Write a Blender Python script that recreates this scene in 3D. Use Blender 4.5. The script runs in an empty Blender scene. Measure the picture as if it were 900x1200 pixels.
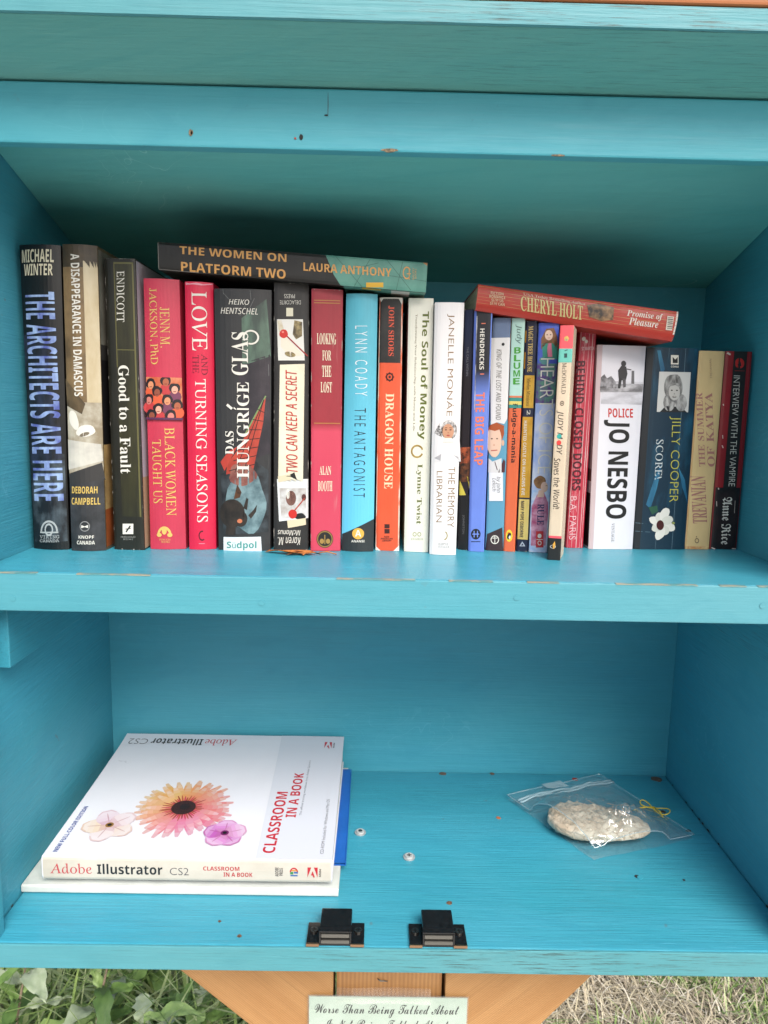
import bpy, bmesh, math, random
from mathutils import Vector, Matrix, noise as mnoise

random.seed(7)
SC = bpy.context.scene
COL = SC.collection
R = math.radians

# ------------------------------------------------------------------ camera
cam = bpy.data.objects.new('camera', bpy.data.cameras.new('camera'))
COL.objects.link(cam)
_r = Vector((0.99974599, -0.0080449, 0.02105297))
_u = Vector((-0.01966711, 0.14479668, 0.98926595))
_f = Vector((0.01100695, 0.98942872, -0.14460168))
cam.matrix_world = Matrix(((_r.x, _u.x, -_f.x, 0.27838723), (_r.y, _u.y, -_f.y, -0.48258685),
                           (_r.z, _u.z, -_f.z, 0.3906074), (0, 0, 0, 1)))
cam.data.sensor_fit = 'VERTICAL'
cam.data.sensor_height = 36
cam.data.sensor_width = 27
cam.data.lens = 36 * 836.245 / 1200
cam.data.clip_start = 0.02
cam.data.clip_end = 2000
cam.data.dof.use_dof = True
cam.data.dof.focus_distance = 0.565
cam.data.dof.aperture_fstop = 28
SC.camera = cam

# ------------------------------------------------------------------ light
SUN_EL, SUN_AZ = R(46), R(159)          # soft sun behind the photographer's right shoulder
w = bpy.data.worlds.new('World')
SC.world = w
w.use_nodes = True
wn = w.node_tree
sky = wn.nodes.new('ShaderNodeTexSky')
sky.sky_type = 'NISHITA'
sky.sun_disc = False
sky.sun_elevation = SUN_EL
sky.sun_rotation = SUN_AZ
sky.dust_density = 4.0
sky.air_density = 1.0
sky.ozone_density = 1.0
hs = wn.nodes.new('ShaderNodeHueSaturation')
hs.inputs['Saturation'].default_value = 0.85
wn.links.new(sky.outputs[0], hs.inputs['Color'])
wn.links.new(hs.outputs[0], wn.nodes['Background'].inputs['Color'])
wn.nodes['Background'].inputs['Strength'].default_value = 0.125

sd = bpy.data.lights.new('sun', 'SUN')
sd.energy = 2.65
sd.angle = R(38)
sd.color = (1.0, 0.96, 0.90)
sun = bpy.data.objects.new('sun', sd)
COL.objects.link(sun)
sun.location = (2, -4, 4)
sun.rotation_euler = Vector((-0.37, 1.0, -1.10)).to_track_quat('-Z', 'Y').to_euler()

SC.view_settings.view_transform = 'Standard'
SC.view_settings.look = 'None'
SC.view_settings.exposure = 0.62
SC.view_settings.gamma = 1
SC.view_settings.use_curve_mapping = False
SC.cycles.max_bounces = 10
SC.cycles.diffuse_bounces = 6
SC.cycles.transparent_max_bounces = 12

# ------------------------------------------------------------------ helpers
def lin(c):
    return tuple(.76 * ((x / 255) / 12.92 if x / 255 <= 0.04045 else ((x / 255 + 0.055) / 1.055) ** 2.4) for x in c)

class NT:
    def __init__(self, name):
        self.m = bpy.data.materials.new(name)
        self.m.use_nodes = True
        self.t = self.m.node_tree
        self.b = self.t.nodes['Principled BSDF']
        self._c = None
    def n(self, typ, **kw):
        x = self.t.nodes.new(typ)
        for k, v in kw.items():
            if k in x.bl_rna.properties: setattr(x, k, v)
            else: x.inputs[k].default_value = v
        return x
    def l(self, a, b): self.t.links.new(a, b)
    def coord(self, scale=(1, 1, 1), rot=(0, 0, 0)):
        if self._c is None: self._c = self.n('ShaderNodeTexCoord')
        m = self.n('ShaderNodeMapping')
        m.inputs['Scale'].default_value = scale
        src = self._c.outputs['Object']
        if any(rot):
            q = self.n('ShaderNodeMapping'); q.inputs['Rotation'].default_value = rot
            self.l(src, q.inputs[0]); src = q.outputs[0]
        self.l(src, m.inputs[0])
        return m.outputs[0]
    def noise(self, scale, stretch=(1, 1, 1), detail=3, rough=0.55, rot=(0, 0, 0), dist=0.0):
        x = self.n('ShaderNodeTexNoise')
        x.inputs['Scale'].default_value = scale
        x.inputs['Detail'].default_value = detail
        x.inputs['Roughness'].default_value = rough
        x.inputs['Distortion'].default_value = dist
        self.l(self.coord(stretch, rot), x.inputs['Vector'])
        return x.outputs['Fac']
    def ramp(self, fac, stops):
        x = self.n('ShaderNodeValToRGB')
        el = x.color_ramp.elements
        while len(el) < len(stops): el.new(0.5)
        for e, (p, c) in zip(el, stops):
            e.position = p
            e.color = (*c, 1) if len(c) == 3 else c
        self.l(fac, x.inputs[0])
        return x.outputs[0]
    def mix(self, fac, a, b, mode='MIX'):
        x = self.n('ShaderNodeMix', data_type='RGBA', blend_type=mode)
        for s, v in ((x.inputs[0], fac), (x.inputs[6], a), (x.inputs[7], b)):
            if hasattr(v, 'links') or hasattr(v, 'is_linked'): self.l(v, s)
            elif isinstance(v, (int, float)): s.default_value = v
            else: s.default_value = (*v, 1)
        return x.outputs[2]
    def color(self, c):
        s = self.b.inputs['Base Color']
        if hasattr(c, 'is_linked'): self.l(c, s)
        else: s.default_value = (*c, 1)
    def bump(self, h, strength=0.3, dist=0.001, prev=None):
        x = self.n('ShaderNodeBump')
        x.inputs['Strength'].default_value = strength
        x.inputs['Distance'].default_value = dist
        self.l(h, x.inputs['Height'])
        if prev is not None: self.l(prev, x.inputs['Normal'])
        self.l(x.outputs[0], self.b.inputs['Normal'])
        return x.outputs[0]
    def rough(self, v): self.b.inputs['Roughness'].default_value = v

BK = lambda a, b=None: [(a, (0, 0, 0)), (b, (1, 1, 1))]

_mats = {}
def ink(c, rough=0.42, metal=0.0):
    """Flat printed colour, given as the printed sRGB colour."""
    k = ('ink', c, rough, metal)
    if k not in _mats:
        t = NT('print_ink')
        t.color(lin(c)); t.rough(rough)
        t.b.inputs['Metallic'].default_value = metal
        _mats[k] = t.m
    return _mats[k]

def duo(c1, c2, scale=60, stretch=(1, 1, 1), lo=0.38, hi=0.62, rough=0.42, detail=5):
    """Two printed colours mottled together."""
    k = ('duo', c1, c2, scale, stretch, lo, hi)
    if k not in _mats:
        t = NT('mottled_print')
        f = t.noise(scale, stretch, detail, 0.6)
        t.color(t.ramp(f, [(lo, lin(c1)), (hi, lin(c2))])); t.rough(rough)
        _mats[k] = t.m
    return _mats[k]

def cover_mat(c, rough=0.4, scuff=0.5, fade=None, h=0.2, mott=1.0):
    """Laminated cover stock with faint mottling, fine scuffs and rub marks; fade = second printed colour towards the foot."""
    k = ('cover', c, rough, scuff, fade, mott)
    if k not in _mats:
        t = NT('cover_stock')
        base = lin(c)
        f = t.noise(35, (1, 1, .5), 4, 0.6)
        v = t.ramp(f, [(0.3, tuple(x * (1 - .14 * mott) for x in base)), (0.7, tuple(min(1, x * (1 + .1 * mott)) for x in base))])
        if fade:
            sep = t.n('ShaderNodeSeparateXYZ'); t.l(t.coord((1, 1, 1 / h)), sep.inputs[0])
            f0, f1 = fade[1], fade[2]
            st = [(f0, (1, 1, 1)), (f1, (0, 0, 0))] if f0 < f1 else [(f1, (0, 0, 0)), (f0, (1, 1, 1))]
            v = t.mix(t.ramp(sep.outputs[2], st), v, lin(fade[0]))
        s1 = t.ramp(t.noise(260, (1, 1, 0.06), 2, 0.7), BK(0.66, 0.74))
        s2 = t.ramp(t.noise(14, (1, 1, 1), 2), BK(0.5, 0.66))
        sm = t.mix(1.0, s1, s2, 'MULTIPLY')
        sm2 = t.mix(1.0, sm, (scuff * .45,) * 3, 'MULTIPLY')
        v = t.mix(sm2, v, lin((205, 200, 190)))
        t.color(v)
        rr = t.ramp(t.noise(50, (1, 1, 0.4), 4), [(0.3, (rough * .8,) * 3), (0.75, (min(1, rough * 1.35),) * 3)])
        t.l(rr, t.b.inputs['Roughness'])
        p0 = t.bump(t.noise(90, (1, 1, .3), 3), 0.12, 0.0006)
        t.bump(t.noise(420, (1, 1, .015), 2, .7), 0.22, 0.0005, p0)
        _mats[k] = t.m
    return _mats[k]

def page_mat(c=(226, 214, 188), axis='x', fine=2600):
    k = ('page', c, axis)
    if k not in _mats:
        t = NT('page_edges')
        st = {'x': (1, .01, .01), 'z': (.01, .01, 1)}[axis]
        f = t.noise(fine, st, 1)
        b = lin(c)
        t.color(t.ramp(f, [(0.3, tuple(x * .62 for x in b)), (0.6, b)]))
        t.rough(0.9); t.bump(f, 0.4, 0.0004)
        _mats[k] = t.m
    return _mats[k]

TEAL = (0.043, 0.305, 0.428)
def paint(name, grain='x', tint=1.0, wear=0.0, base=TEAL, rough=0.42, scratch=0.0, nicks=0.0, st=.5):
    """Brushed-on turquoise house paint over wood: brush streaks along the board, grain telegraphing, wear."""
    t = NT(name)
    S = {'x': (.035, 1, 1), 'y': (1, .035, 1), 'z': (1, 1, .035)}[grain]
    S2 = {'x': (.12, 1, 1), 'y': (1, .12, 1), 'z': (1, 1, .12)}[grain]
    b = tuple(x * tint for x in base)
    streak = t.noise(420, S, 4, 0.6)
    v = t.ramp(streak, [(0.28, tuple(x * (1 - .17 * st) for x in b)), (0.5, b), (0.78, (b[0] * (1 + .35 * st), b[1] * (1 + .12 * st), b[2] * (1 + .1 * st)))])
    blot = t.noise(9, S2, 4, 0.55)
    v = t.mix(t.ramp(blot, [(0.35, (0, 0, 0)), (0.7, (.7, .7, .7))]), v, (b[0] * .85, b[1] * .9, b[2] * .8))
    big = t.noise(3.3, (1, 1, 1), 3, .5, (0, 0, 0), .6)
    v = t.mix(t.ramp(big, [(0.42, (0, 0, 0)), (0.66, (.8, .8, .8))]), v, (b[0] * 1.5, b[1] * 1.03, b[2] * .96))
    swipe = t.noise(70, {'x': (.09, 1, .6), 'y': (1, .09, .6), 'z': (1, .6, .09)}[grain], 3, .6, (0, R(9), R(14)), .5)
    v = t.mix(t.ramp(swipe, [(0.5, (0, 0, 0)), (0.72, (.45, .45, .45))]), v, (b[0] * .8, b[1] * .84, b[2] * .84))
    gm = t.mix(1, t.ramp(t.noise(330, (1, 1, 1), 3, .7), BK(.66, .72)), t.ramp(t.noise(8, (1, 1, 1), 4, .7), BK(.5, .68)), 'MULTIPLY')
    v = t.mix(t.mix(1, gm, (.35,) * 3, 'MULTIPLY'), v, (b[0] * .8, b[1] * .45, b[2] * .42))
    patch = t.noise(30, S2, 5, 0.6)
    v = t.mix(t.ramp(patch, [(0.55, (0, 0, 0)), (0.8, (.4, .4, .4))]), v, (b[0] * 1.7, b[1] * 1.15, b[2] * 1.12))
    # fine pale ridges where the brush lifted the grain
    ridge = t.ramp(t.noise(700, S, 3, 0.75), BK(0.63, 0.7))
    rm = t.ramp(t.noise(24, S2, 3), BK(0.45, 0.65))
    v = t.mix(t.mix(1, t.mix(1, ridge, rm, 'MULTIPLY'), (.1 + .36 * st,) * 3, 'MULTIPLY'), v, (b[0] * 3.2, b[1] * 1.5, b[2] * 1.42))
    if scratch:
        sc = t.ramp(t.noise(16, (1, 1, 1), 1, .4, (0, 0, .6), 2.5), [(0.492, (0, 0, 0)), (0.4985, (1, 1, 1)), (0.5015, (1, 1, 1)), (0.508, (0, 0, 0))])
        sm = t.ramp(t.noise(7, (1, 1, 1), 2), BK(0.58, 0.66))
        v = t.mix(t.mix(1, t.mix(1, sc, sm, 'MULTIPLY'), (scratch,) * 3, 'MULTIPLY'), v, (b[0] * 3.5, b[1] * 1.5, b[2] * 1.4))
    if wear:
        wk = t.ramp(t.noise(900, S, 5, 0.75), BK(0.53, 0.63))
        wm = t.ramp(t.noise(16, S2, 3, .6), BK(0.42, 0.6))
        v = t.mix(t.mix(1, t.mix(1, wk, wm, 'MULTIPLY'), (wear,) * 3, 'MULTIPLY'), v, lin((62, 88, 86)))
    if nicks:
        nk = t.ramp(t.noise(85, (1, 1, 1), 2, .5), BK(0.765, 0.785))
        v = t.mix(t.mix(1, nk, (nicks,) * 3, 'MULTIPLY'), v, lin((120, 96, 74)))
    t.color(v)
    t.l(t.ramp(streak, [(0.2, (rough * .85,) * 3), (0.8, (rough * 1.25,) * 3)]), t.b.inputs['Roughness'])
    p = t.bump(t.noise(520, S, 4, 0.65), 0.15 + .4 * st, 0.0009)
    p = t.bump(t.noise(60, S2, 3), 0.25, 0.002, p)
    p = t.bump(t.noise(14, (1, 1, 1), 3), 0.25, 0.006, p)
    return t.m

def wood(name, c1, c2, rot=(0, 0, 0), scale=1.0):
    t = NT(name)
    f = t.noise(26 * scale, (.05, 1, .6), 4, .6, rot)
    rings = t.n('ShaderNodeTexWave', wave_type='BANDS', bands_direction='Z')
    rings.inputs['Scale'].default_value = 62 * scale
    rings.inputs['Distortion'].default_value = 2.2
    rings.inputs['Detail'].default_value = 2
    rings.inputs['Detail Scale'].default_value = .35
    t.l(t.coord((.12, 1, 1), rot), rings.inputs['Vector'])
    v = t.ramp(f, [(0.3, lin(c1)), (0.7, lin(c2))])
    v = t.mix(t.mix(1, rings.outputs['Fac'], (.38,) * 3, 'MULTIPLY'), v, tuple(x * .55 for x in lin(c1)))
    fl = t.ramp(t.noise(380, (.02, 1, 1), 3, .6, rot), BK(.55, .75))
    v = t.mix(t.mix(1, fl, (.3,) * 3, 'MULTIPLY'), v, tuple(x * .5 for x in lin(c1)))
    t.color(v); t.rough(.6)
    t.bump(rings.outputs['Fac'], .15, .0006)
    return t.m

def link(name, me, parent=None, mats=()):
    o = bpy.data.objects.new(name, me)
    COL.objects.link(o)
    for m in mats: me.materials.append(m)
    if parent is not None:
        o.parent = parent
    return o

def root(name, loc, label, cat, group=None):
    o = bpy.data.objects.new(name, None)
    COL.objects.link(o)
    o.location = loc
    o.empty_display_size = .02
    o['label'] = label; o['category'] = cat
    if group: o['group'] = group
    return o

def tag(o, label, cat, group=None):
    o['label'] = label; o['category'] = cat
    if group: o['group'] = group

class MB:
    """Collects geometry in world coordinates; build() links it as one mesh object under its thing."""
    def __init__(s):
        s.bm = bmesh.new(); s.mats = []
    def mi(s, m):
        if m not in s.mats: s.mats.append(m)
        return s.mats.index(m)
    def faces(s, verts, faces, m, smooth=False):
        i = s.mi(m)
        vs = [s.bm.verts.new(v) for v in verts]
        for f in faces:
            try:
                fc = s.bm.faces.new([vs[k] for k in f]); fc.material_index = i; fc.smooth = smooth
            except ValueError: pass
        return vs
    def prism(s, poly, ext, m, bevel=0, smooth=False):
        """poly: closed list of 3D points (planar), ext: extrusion vector."""
        i = s.mi(m); n = len(poly); e = Vector(ext)
        b = bmesh.new()
        a = [b.verts.new(p) for p in poly]
        c = [b.verts.new(Vector(p) + e) for p in poly]
        b.faces.new(a); b.faces.new(c[::-1])
        for k in range(n): b.faces.new((a[k], c[k], c[(k + 1) % n], a[(k + 1) % n]))
        bmesh.ops.recalc_face_normals(b, faces=b.faces)
        if bevel:
            bmesh.ops.bevel(b, geom=list(b.edges), offset=bevel, segments=2, profile=.6, affect='EDGES')
        s.merge(b, i, smooth); b.free()
    def box(s, x0, x1, y0, y1, z0, z1, m, bevel=0):
        s.prism([(x0, y0, z0), (x1, y0, z0), (x1, y1, z0), (x0, y1, z0)], (0, 0, z1 - z0), m, bevel)
    def merge(s, b, i, smooth=False):
        b.verts.index_update()
        vs = [s.bm.verts.new(v.co) for v in b.verts]
        for f in b.faces:
            try:
                fc = s.bm.faces.new([vs[v.index] for v in f.verts]); fc.material_index = i; fc.smooth = smooth
            except ValueError: pass
    def tube(s, pts, r, m, n=8, closed=False):
        i = s.mi(m); pts = [Vector(p) for p in pts]; rings = []
        rr = r if isinstance(r, (list, tuple)) else [r] * len(pts)
        for k, p in enumerate(pts):
            d = (pts[(k + 1) % len(pts)] - pts[k - 1]) if closed else (pts[min(k + 1, len(pts) - 1)] - pts[max(k - 1, 0)])
            d.normalize()
            u = d.orthogonal().normalized() if k == 0 else (u - d * u.dot(d)).normalized()
            v = d.cross(u)
            rings.append([s.bm.verts.new(p + (u * math.cos(6.2832 * q / n) + v * math.sin(6.2832 * q / n)) * rr[k]) for q in range(n)])
        K = len(pts)
        for k in range(K if closed else K - 1):
            A, B = rings[k], rings[(k + 1) % K]
            for q in range(n):
                f = s.bm.faces.new((A[q], A[(q + 1) % n], B[(q + 1) % n], B[q])); f.material_index = i; f.smooth = True
        if not closed:
            for A in (rings[0][::-1], rings[-1]):
                f = s.bm.faces.new(A); f.material_index = i
    def disc(s, c, r, z0, z1, m, n=24, ry=None):
        ry = ry or r
        s.prism([(c[0] + r * math.cos(6.2832 * k / n), c[1] + ry * math.sin(6.2832 * k / n), z0) for k in range(n)], (0, 0, z1 - z0), m)
    def build(s, name, parent=None, extra=None):
        me = bpy.data.meshes.new(name)
        if parent is not None:
            off = parent_loc(parent)
            for v in s.bm.verts: v.co -= off
        s.bm.to_mesh(me); s.bm.free()
        return link(name, me, parent, s.mats)

def parent_loc(o):
    v = Vector(o.location)
    p = o.parent
    while p is not None:
        v += Vector(p.location); p = p.parent
    return v

# ------------------------------------------------------------------ lettering
def mathset(s, U, L):
    out = ''
    for c in s:
        if 'A' <= c <= 'Z' and U: out += chr(U + ord(c) - 65)
        elif 'a' <= c <= 'z' and L: out += chr(L + ord(c) - 97)
        else: out += c
    return out
STY = {'sans': (0, 0, 0.0), 'bold': (0x1D5D4, 0x1D5EE, 0.0), 'sans': (0, 0, -0.012), 'serifb': (0x1D400, 0x1D41A, 0.0),
       'serif': (0x1D434, 0x1D44E, 0.0), 'med': (0x1D5D4, 0x1D5EE, 0.0), 'black': (0x1D5D4, 0x1D5EE, 0.008), 'script': (0x1D4D0, 0x1D4EA, 0.0), 'gothic': (0x1D56C, 0x1D586, 0.0),
       'slab': (0x1D670, 0x1D68A, 0.0), 'slabb': (0x1D670, 0x1D68A, 0.014), 'italic': (0x1D608, 0x1D622, 0.0), 'sitalic': (0x1D468, 0x1D482, 0.0)}
_tc = {}
def glyphs(s, style):
    sk = 0.0
    k = (s, style)
    if k in _tc: return _tc[k]
    U, L, off = STY[style]
    cu = bpy.data.curves.new('lettering', 'FONT')
    body = mathset(s, U, L)
    if style == 'serif': body = body.replace(chr(0x1D455), chr(0x210E)); sk = .27
    cu.body = body; cu.size = 1; cu.offset = off; cu.resolution_u = 3
    cu.space_line = .9; cu.align_x = 'CENTER' if '\n' in s else 'LEFT'
    o = bpy.data.objects.new('lettering', cu)
    COL.objects.link(o)
    dg = bpy.context.evaluated_depsgraph_get()
    me = o.evaluated_get(dg).to_mesh()
    vs = [(v.co.x - sk * v.co.y, v.co.y) for v in me.vertices]; fs = [tuple(p.vertices) for p in me.polygons]
    o.evaluated_get(dg).to_mesh_clear()
    bpy.data.objects.remove(o); bpy.data.curves.remove(cu)
    if vs:
        x0 = min(v[0] for v in vs); x1 = max(v[0] for v in vs); y0 = min(v[1] for v in vs); y1 = max(v[1] for v in vs)
        vs = [((x - x0) / max(1e-6, x1 - x0), (y - y0) / max(1e-6, y1 - y0)) for x, y in vs]
    _tc[k] = (vs, fs)
    return _tc[k]

def homog(src):
    """Map from a quad (tl, tr, br, bl) of the design sheet to the unit square (a across, b down)."""
    dst = [(0, 0), (1, 0), (1, 1), (0, 1)]
    A = []
    for (x, y), (u, v) in zip(src, dst):
        A.append([x, y, 1, 0, 0, 0, -u * x, -u * y, u]); A.append([0, 0, 0, x, y, 1, -v * x, -v * y, v])
    n = 8
    for i in range(n):
        p = max(range(i, n), key=lambda r: abs(A[r][i])); A[i], A[p] = A[p], A[i]
        for r in range(n):
            if r != i:
                f = A[r][i] / A[i][i]
                for c in range(i, n + 1): A[r][c] -= f * A[i][c]
    h = [A[i][n] / A[i][i] for i in range(n)]
    return lambda x, y: ((h[0] * x + h[1] * y + h[2]) / (h[6] * x + h[7] * y + 1), (h[3] * x + h[4] * y + h[5]) / (h[6] * x + h[7] * y + 1))

class Face:
    """A printed surface: P(a,b,e) gives the 3D point at a across, b down, e proud. Marks are laid on it as thin real sheets."""
    def __init__(s, P, parent, sheet=None, cut='a', cuts=()):
        s.P, s.parent, s.cut, s.cuts = P, parent, cut, cuts
        s.h = homog(sheet) if sheet else (lambda x, y: (x, y))
        s.layer = 1
    def part(s, name):
        return Marks(s, name)

class Marks:
    def __init__(s, face, name):
        s.f, s.name = face, name
        s.items = []; s.e = 0.00016; s.clip = None
    def up(s, k=1): s.e += 0.00009 * k; return s
    def _add(s, pts, faces, m): s.items.append((pts, faces, m, s.e))
    def poly(s, pts, m):
        s._add([s.f.h(*p) for p in pts], [tuple(range(len(pts)))], m); return s
    def rect(s, x0, y0, x1, y1, m): return s.poly([(x0, y0), (x1, y0), (x1, y1), (x0, y1)], m)
    def band(s, b0, b1, m, a0=0.0, a1=1.0):
        s._add([(a0, b0), (a1, b0), (a1, b1), (a0, b1)], [(0, 1, 2, 3)], m); return s
    def ell(s, cx, cy, rx, ry, m, n=20, rot=0, wob=0):
        c, q = math.cos(rot), math.sin(rot); P = []
        for k in range(n):
            t = 6.28319 * k / n; w = 1 + wob * math.sin(3 * t + cx) * .6 + wob * math.sin(5 * t + cy) * .5
            x, y = rx * math.cos(t) * w, ry * math.sin(t) * w
            P.append((cx + x * c - y * q, cy + x * q + y * c))
        return s.poly(P, m)
    def ring(s, cx, cy, rx, ry, wd, m, n=24, t0=0, t1=6.28319):
        pts = []
        for k in range(n + 1):
            t = t0 + (t1 - t0) * k / n
            for f in (1, 1 - wd): pts.append(s.f.h(cx + rx * f * math.cos(t), cy + ry * f * math.sin(t)))
        s._add(pts, [(2 * k, 2 * k + 1, 2 * k + 3, 2 * k + 2) for k in range(n)], m); return s
    def line(s, x0, y0, x1, y1, wd, m):
        dx, dy = x1 - x0, y1 - y0; L = math.hypot(dx, dy) or 1; nx, ny = -dy / L * wd / 2, dx / L * wd / 2
        return s.poly([(x0 + nx, y0 + ny), (x1 + nx, y1 + ny), (x1 - nx, y1 - ny), (x0 - nx, y0 - ny)], m)
    def text(s, t, style, q, rot, m):
        """q = four sheet points or box; rot: 0 upright, d reads down, u reads up, 180 upside down."""
        vs, fs = glyphs(t, style)
        x0, y0, x1, y1 = q[:4]
        sh = q[4] if len(q) > 4 else 0.0     # sideways drift along the run, as the book leans
        P = []
        for tx, ty in vs:
            if rot == 0: x, y = x0 + tx * (x1 - x0), y1 - ty * (y1 - y0) + sh * tx
            elif rot == 'd': x, y = x0 + ty * (x1 - x0) + sh * tx, y0 + tx * (y1 - y0)
            elif rot == 'u': x, y = x1 - ty * (x1 - x0) + sh * tx, y1 - tx * (y1 - y0)
            else: x, y = x1 - tx * (x1 - x0), y0 + ty * (y1 - y0)
            P.append(s.f.h(x, y))
        s._add(P, fs, m); return s
    def build(s):
        out = MB()
        for pts, faces, m, e in s.items:
            b = bmesh.new()
            vs = [b.verts.new((p[0], p[1], 0)) for p in pts]
            for f in faces:
                try: b.faces.new([vs[k] for k in f])
                except ValueError: pass
            if s.clip:
                for c, up in ((s.clip[0], True), (s.clip[1], False)):
                    bmesh.ops.triangulate(b, faces=[f for f in b.faces if len(f.verts) > 4])
                    bmesh.ops.bisect_plane(b, geom=list(b.verts) + list(b.edges) + list(b.faces), dist=1e-7, plane_co=(0, c, 0), plane_no=(0, 1, 0), clear_inner=up, clear_outer=not up)
            if s.f.cuts and b.faces:
                bmesh.ops.triangulate(b, faces=[f for f in b.faces if len(f.verts) > 4])
                no = (1, 0, 0) if s.f.cut == 'a' else (0, 1, 0)
                for c in s.f.cuts:
                    bmesh.ops.bisect_plane(b, geom=list(b.verts) + list(b.edges) + list(b.faces), dist=1e-7,
                                           plane_co=(c, 0, 0) if s.f.cut == 'a' else (0, c, 0), plane_no=no)
            for v in b.verts: v.co = s.f.P(v.co.x, v.co.y, e)
            out.merge(b, out.mi(m)); b.free()
        s.items = []
        o = out.build(s.name, s.f.parent)
        return o

# ------------------------------------------------------------------ ground
GZ = -1.05
def ground_mat():
    t = NT('dry_turf')
    f = t.noise(14, (1, 1, 1), 6, .65)
    v = t.ramp(f, [(0.3, (.10, .085, .05)), (0.5, (.26, .22, .14)), (0.7, (.36, .32, .22))])
    g = t.ramp(t.noise(3.1, (1, 1, 1), 4), BK(.5, .7))
    v = t.mix(t.mix(1, g, (.6,) * 3, 'MULTIPLY'), v, (.16, .2, .07))
    t.color(v); t.rough(.95); t.bump(f, .8, .03)
    return t.m
g = MB()
N = 24
vs = []; fs = []
for j in range(N + 1):
    for i in range(N + 1):
        x = -900 + 1800 * i / N; y = -900 + 1800 * j / N
        vs.append((x, y, GZ))
g.faces(vs, [(j * (N + 1) + i, j * (N + 1) + i + 1, (j + 1) * (N + 1) + i + 1, (j + 1) * (N + 1) + i) for j in range(N) for i in range(N)], ground_mat())
go = g.build('ground'); go['kind'] = 'structure'

def bounce_strip_mat():
    t = NT('pale_gravel')
    f = t.noise(9, (1, 1, 1), 6, .65)
    t.color(t.ramp(f, [(0.3, (.68, .66, .60)), (0.7, (.80, .78, .71))])); t.rough(.9); t.bump(t.noise(150, (1, 1, 1), 4), .4, .002)
    return t.m
g = MB(); g.box(-60, 60, -2.25, -.36, GZ + .001, GZ + .035, bounce_strip_mat(), .006)  # added pale strip out of view, bounces light up onto the ceiling
go = g.build('path'); go['kind'] = 'structure'
def dark_strip_mat():
    t = NT('asphalt'); f = t.noise(60, (1, 1, 1), 6, .7)
    t.color(t.ramp(f, [(0.3, (.028, .029, .03)), (0.7, (.055, .055, .056))])); t.rough(.85); t.bump(f, .5, .004)
    return t.m
g = MB(); g.box(-120, 120, -11, -2.26, GZ + .001, GZ + .012, dark_strip_mat())  # added dark strip out of view, keeps shallow ground bounce off the ceiling
go = g.build('road'); go['kind'] = 'structure'

# ------------------------------------------------------------------ cabinet
X0, X1, D = 0.0, 0.60, 0.2442
ZS0, ZS1 = 0.2456, 0.2728
SL = 0.3045
roofz = lambda y: 0.5903 - SL * y
cab = root('book_cabinet', (0.3, 0.11, -0.0194), 'turquoise painted wooden book cabinet with two open shelf compartments', 'cabinet')
P_h = paint('turquoise_paint_along', 'x', scratch=.3, nicks=.5)
P_back = paint('turquoise_paint_back', 'x', 1.0, scratch=.2, rough=.55, st=.55)
P_side = paint('turquoise_paint_side', 'y', 1.0, nicks=.4, rough=.55, st=.8, scratch=.25)
P_ceil_lit = paint('turquoise_paint_ceiling', 'x', 1.0, scratch=.6, base=(.10, .45, .465), rough=.55, st=.3)  # same turquoise with a lighter base: bounced light put into the colour
P_floor = paint('turquoise_paint_floor', 'x', .96, rough=.32, nicks=.3, st=1.1)
P_edge = paint('turquoise_paint_worn_edge', 'x', 1.0, wear=.85, base=(.058, .262, .315), rough=.5)
P_front = paint('turquoise_paint_face', 'x', 1.0, base=(.062, .285, .36), rough=.5, nicks=.1, st=.2)
P_fascia = paint('turquoise_paint_fascia', 'x', 1.0, base=(.048, .33, .425), rough=.5, nicks=.1, st=.2, scratch=.2)
P_soffit = paint('turquoise_paint_soffit', 'x', .95, base=(.092, .36, .365), wear=.35, rough=.6, scratch=.3)
NICK = duo((140, 104, 78), (78, 60, 48), 500)
WOODN = duo((176, 150, 118), (96, 92, 78), 600, rough=.8)
DARK = ink((38, 40, 38), .8)
DIRT = duo((70, 62, 50), (40, 60, 60), 200, (1, .3, 1), rough=.9)

b = MB()
for x0, x1 in ((-.021, X0), (X1, .621)):
    b = MB()
    b.prism([(x0, -.0005, -.0194), (x0, .262, -.0194), (x0, .262, roofz(.262) - .001), (x0, -.0005, roofz(0) - .001)], (x1 - x0, 0, 0), P_side)
    b.build('side_panel', cab)
b = MB(); b.box(X0 + .0002, X1 - .0002, D, D + .012, -.019, .5151, P_back); b.build('back_panel', cab)
b = MB()
b.box(X0 + .0009, X1 - .0011, -.0116, D - .0009, -.0194, 0, P_floor, .0012)
b.box(X0 + .0092, X1 - .0124, -.0136, -.01165, -.0194, -.0004, P_edge, .0007)
# dirt gathered in the joints, bare nicks in the paint
for k in range(22):
    y = .01 + .22 * random.random() ** .8; r = random.uniform(.0003, .0011)
    x = random.choice((X0 + .0008, X1 - .0009))
    b.disc((x, y), r * .7, 0, .0007, DIRT, 7, r * 2.2)
for (x, y, m, r) in ((.4975, .2325, ink((196, 62, 40), .7), .0028), (.4025, .157, ink((190, 112, 72), .8), .0018), (.5865, .236, NICK, .005), (.343, .036, NICK, .0018),
                  (.5685, .172, NICK, .0022), (.58, .14, DIRT, .002), (.356, .240, NICK, .003), (.41, .2415, NICK, .002), (.183, -.003, NICK, .0013), (.165, .012, NICK, .001), (.5065, .072, DARK, .0016), (.545, .068, DARK, .001)):
    n = 9
    b.prism([(x + r * (1 + .5 * random.random()) * math.cos(6.283 * k / n), y + r * .8 * (1 + .6 * random.random()) * math.sin(6.283 * k / n), 0.0) for k in range(n)], (0, 0, .0005), m)
b.build('floor_board', cab)
b = MB()
b.box(X0 + .0007, X1 - .0008, .0024, D - .0006, ZS0, ZS1, P_floor, .0008)
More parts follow.
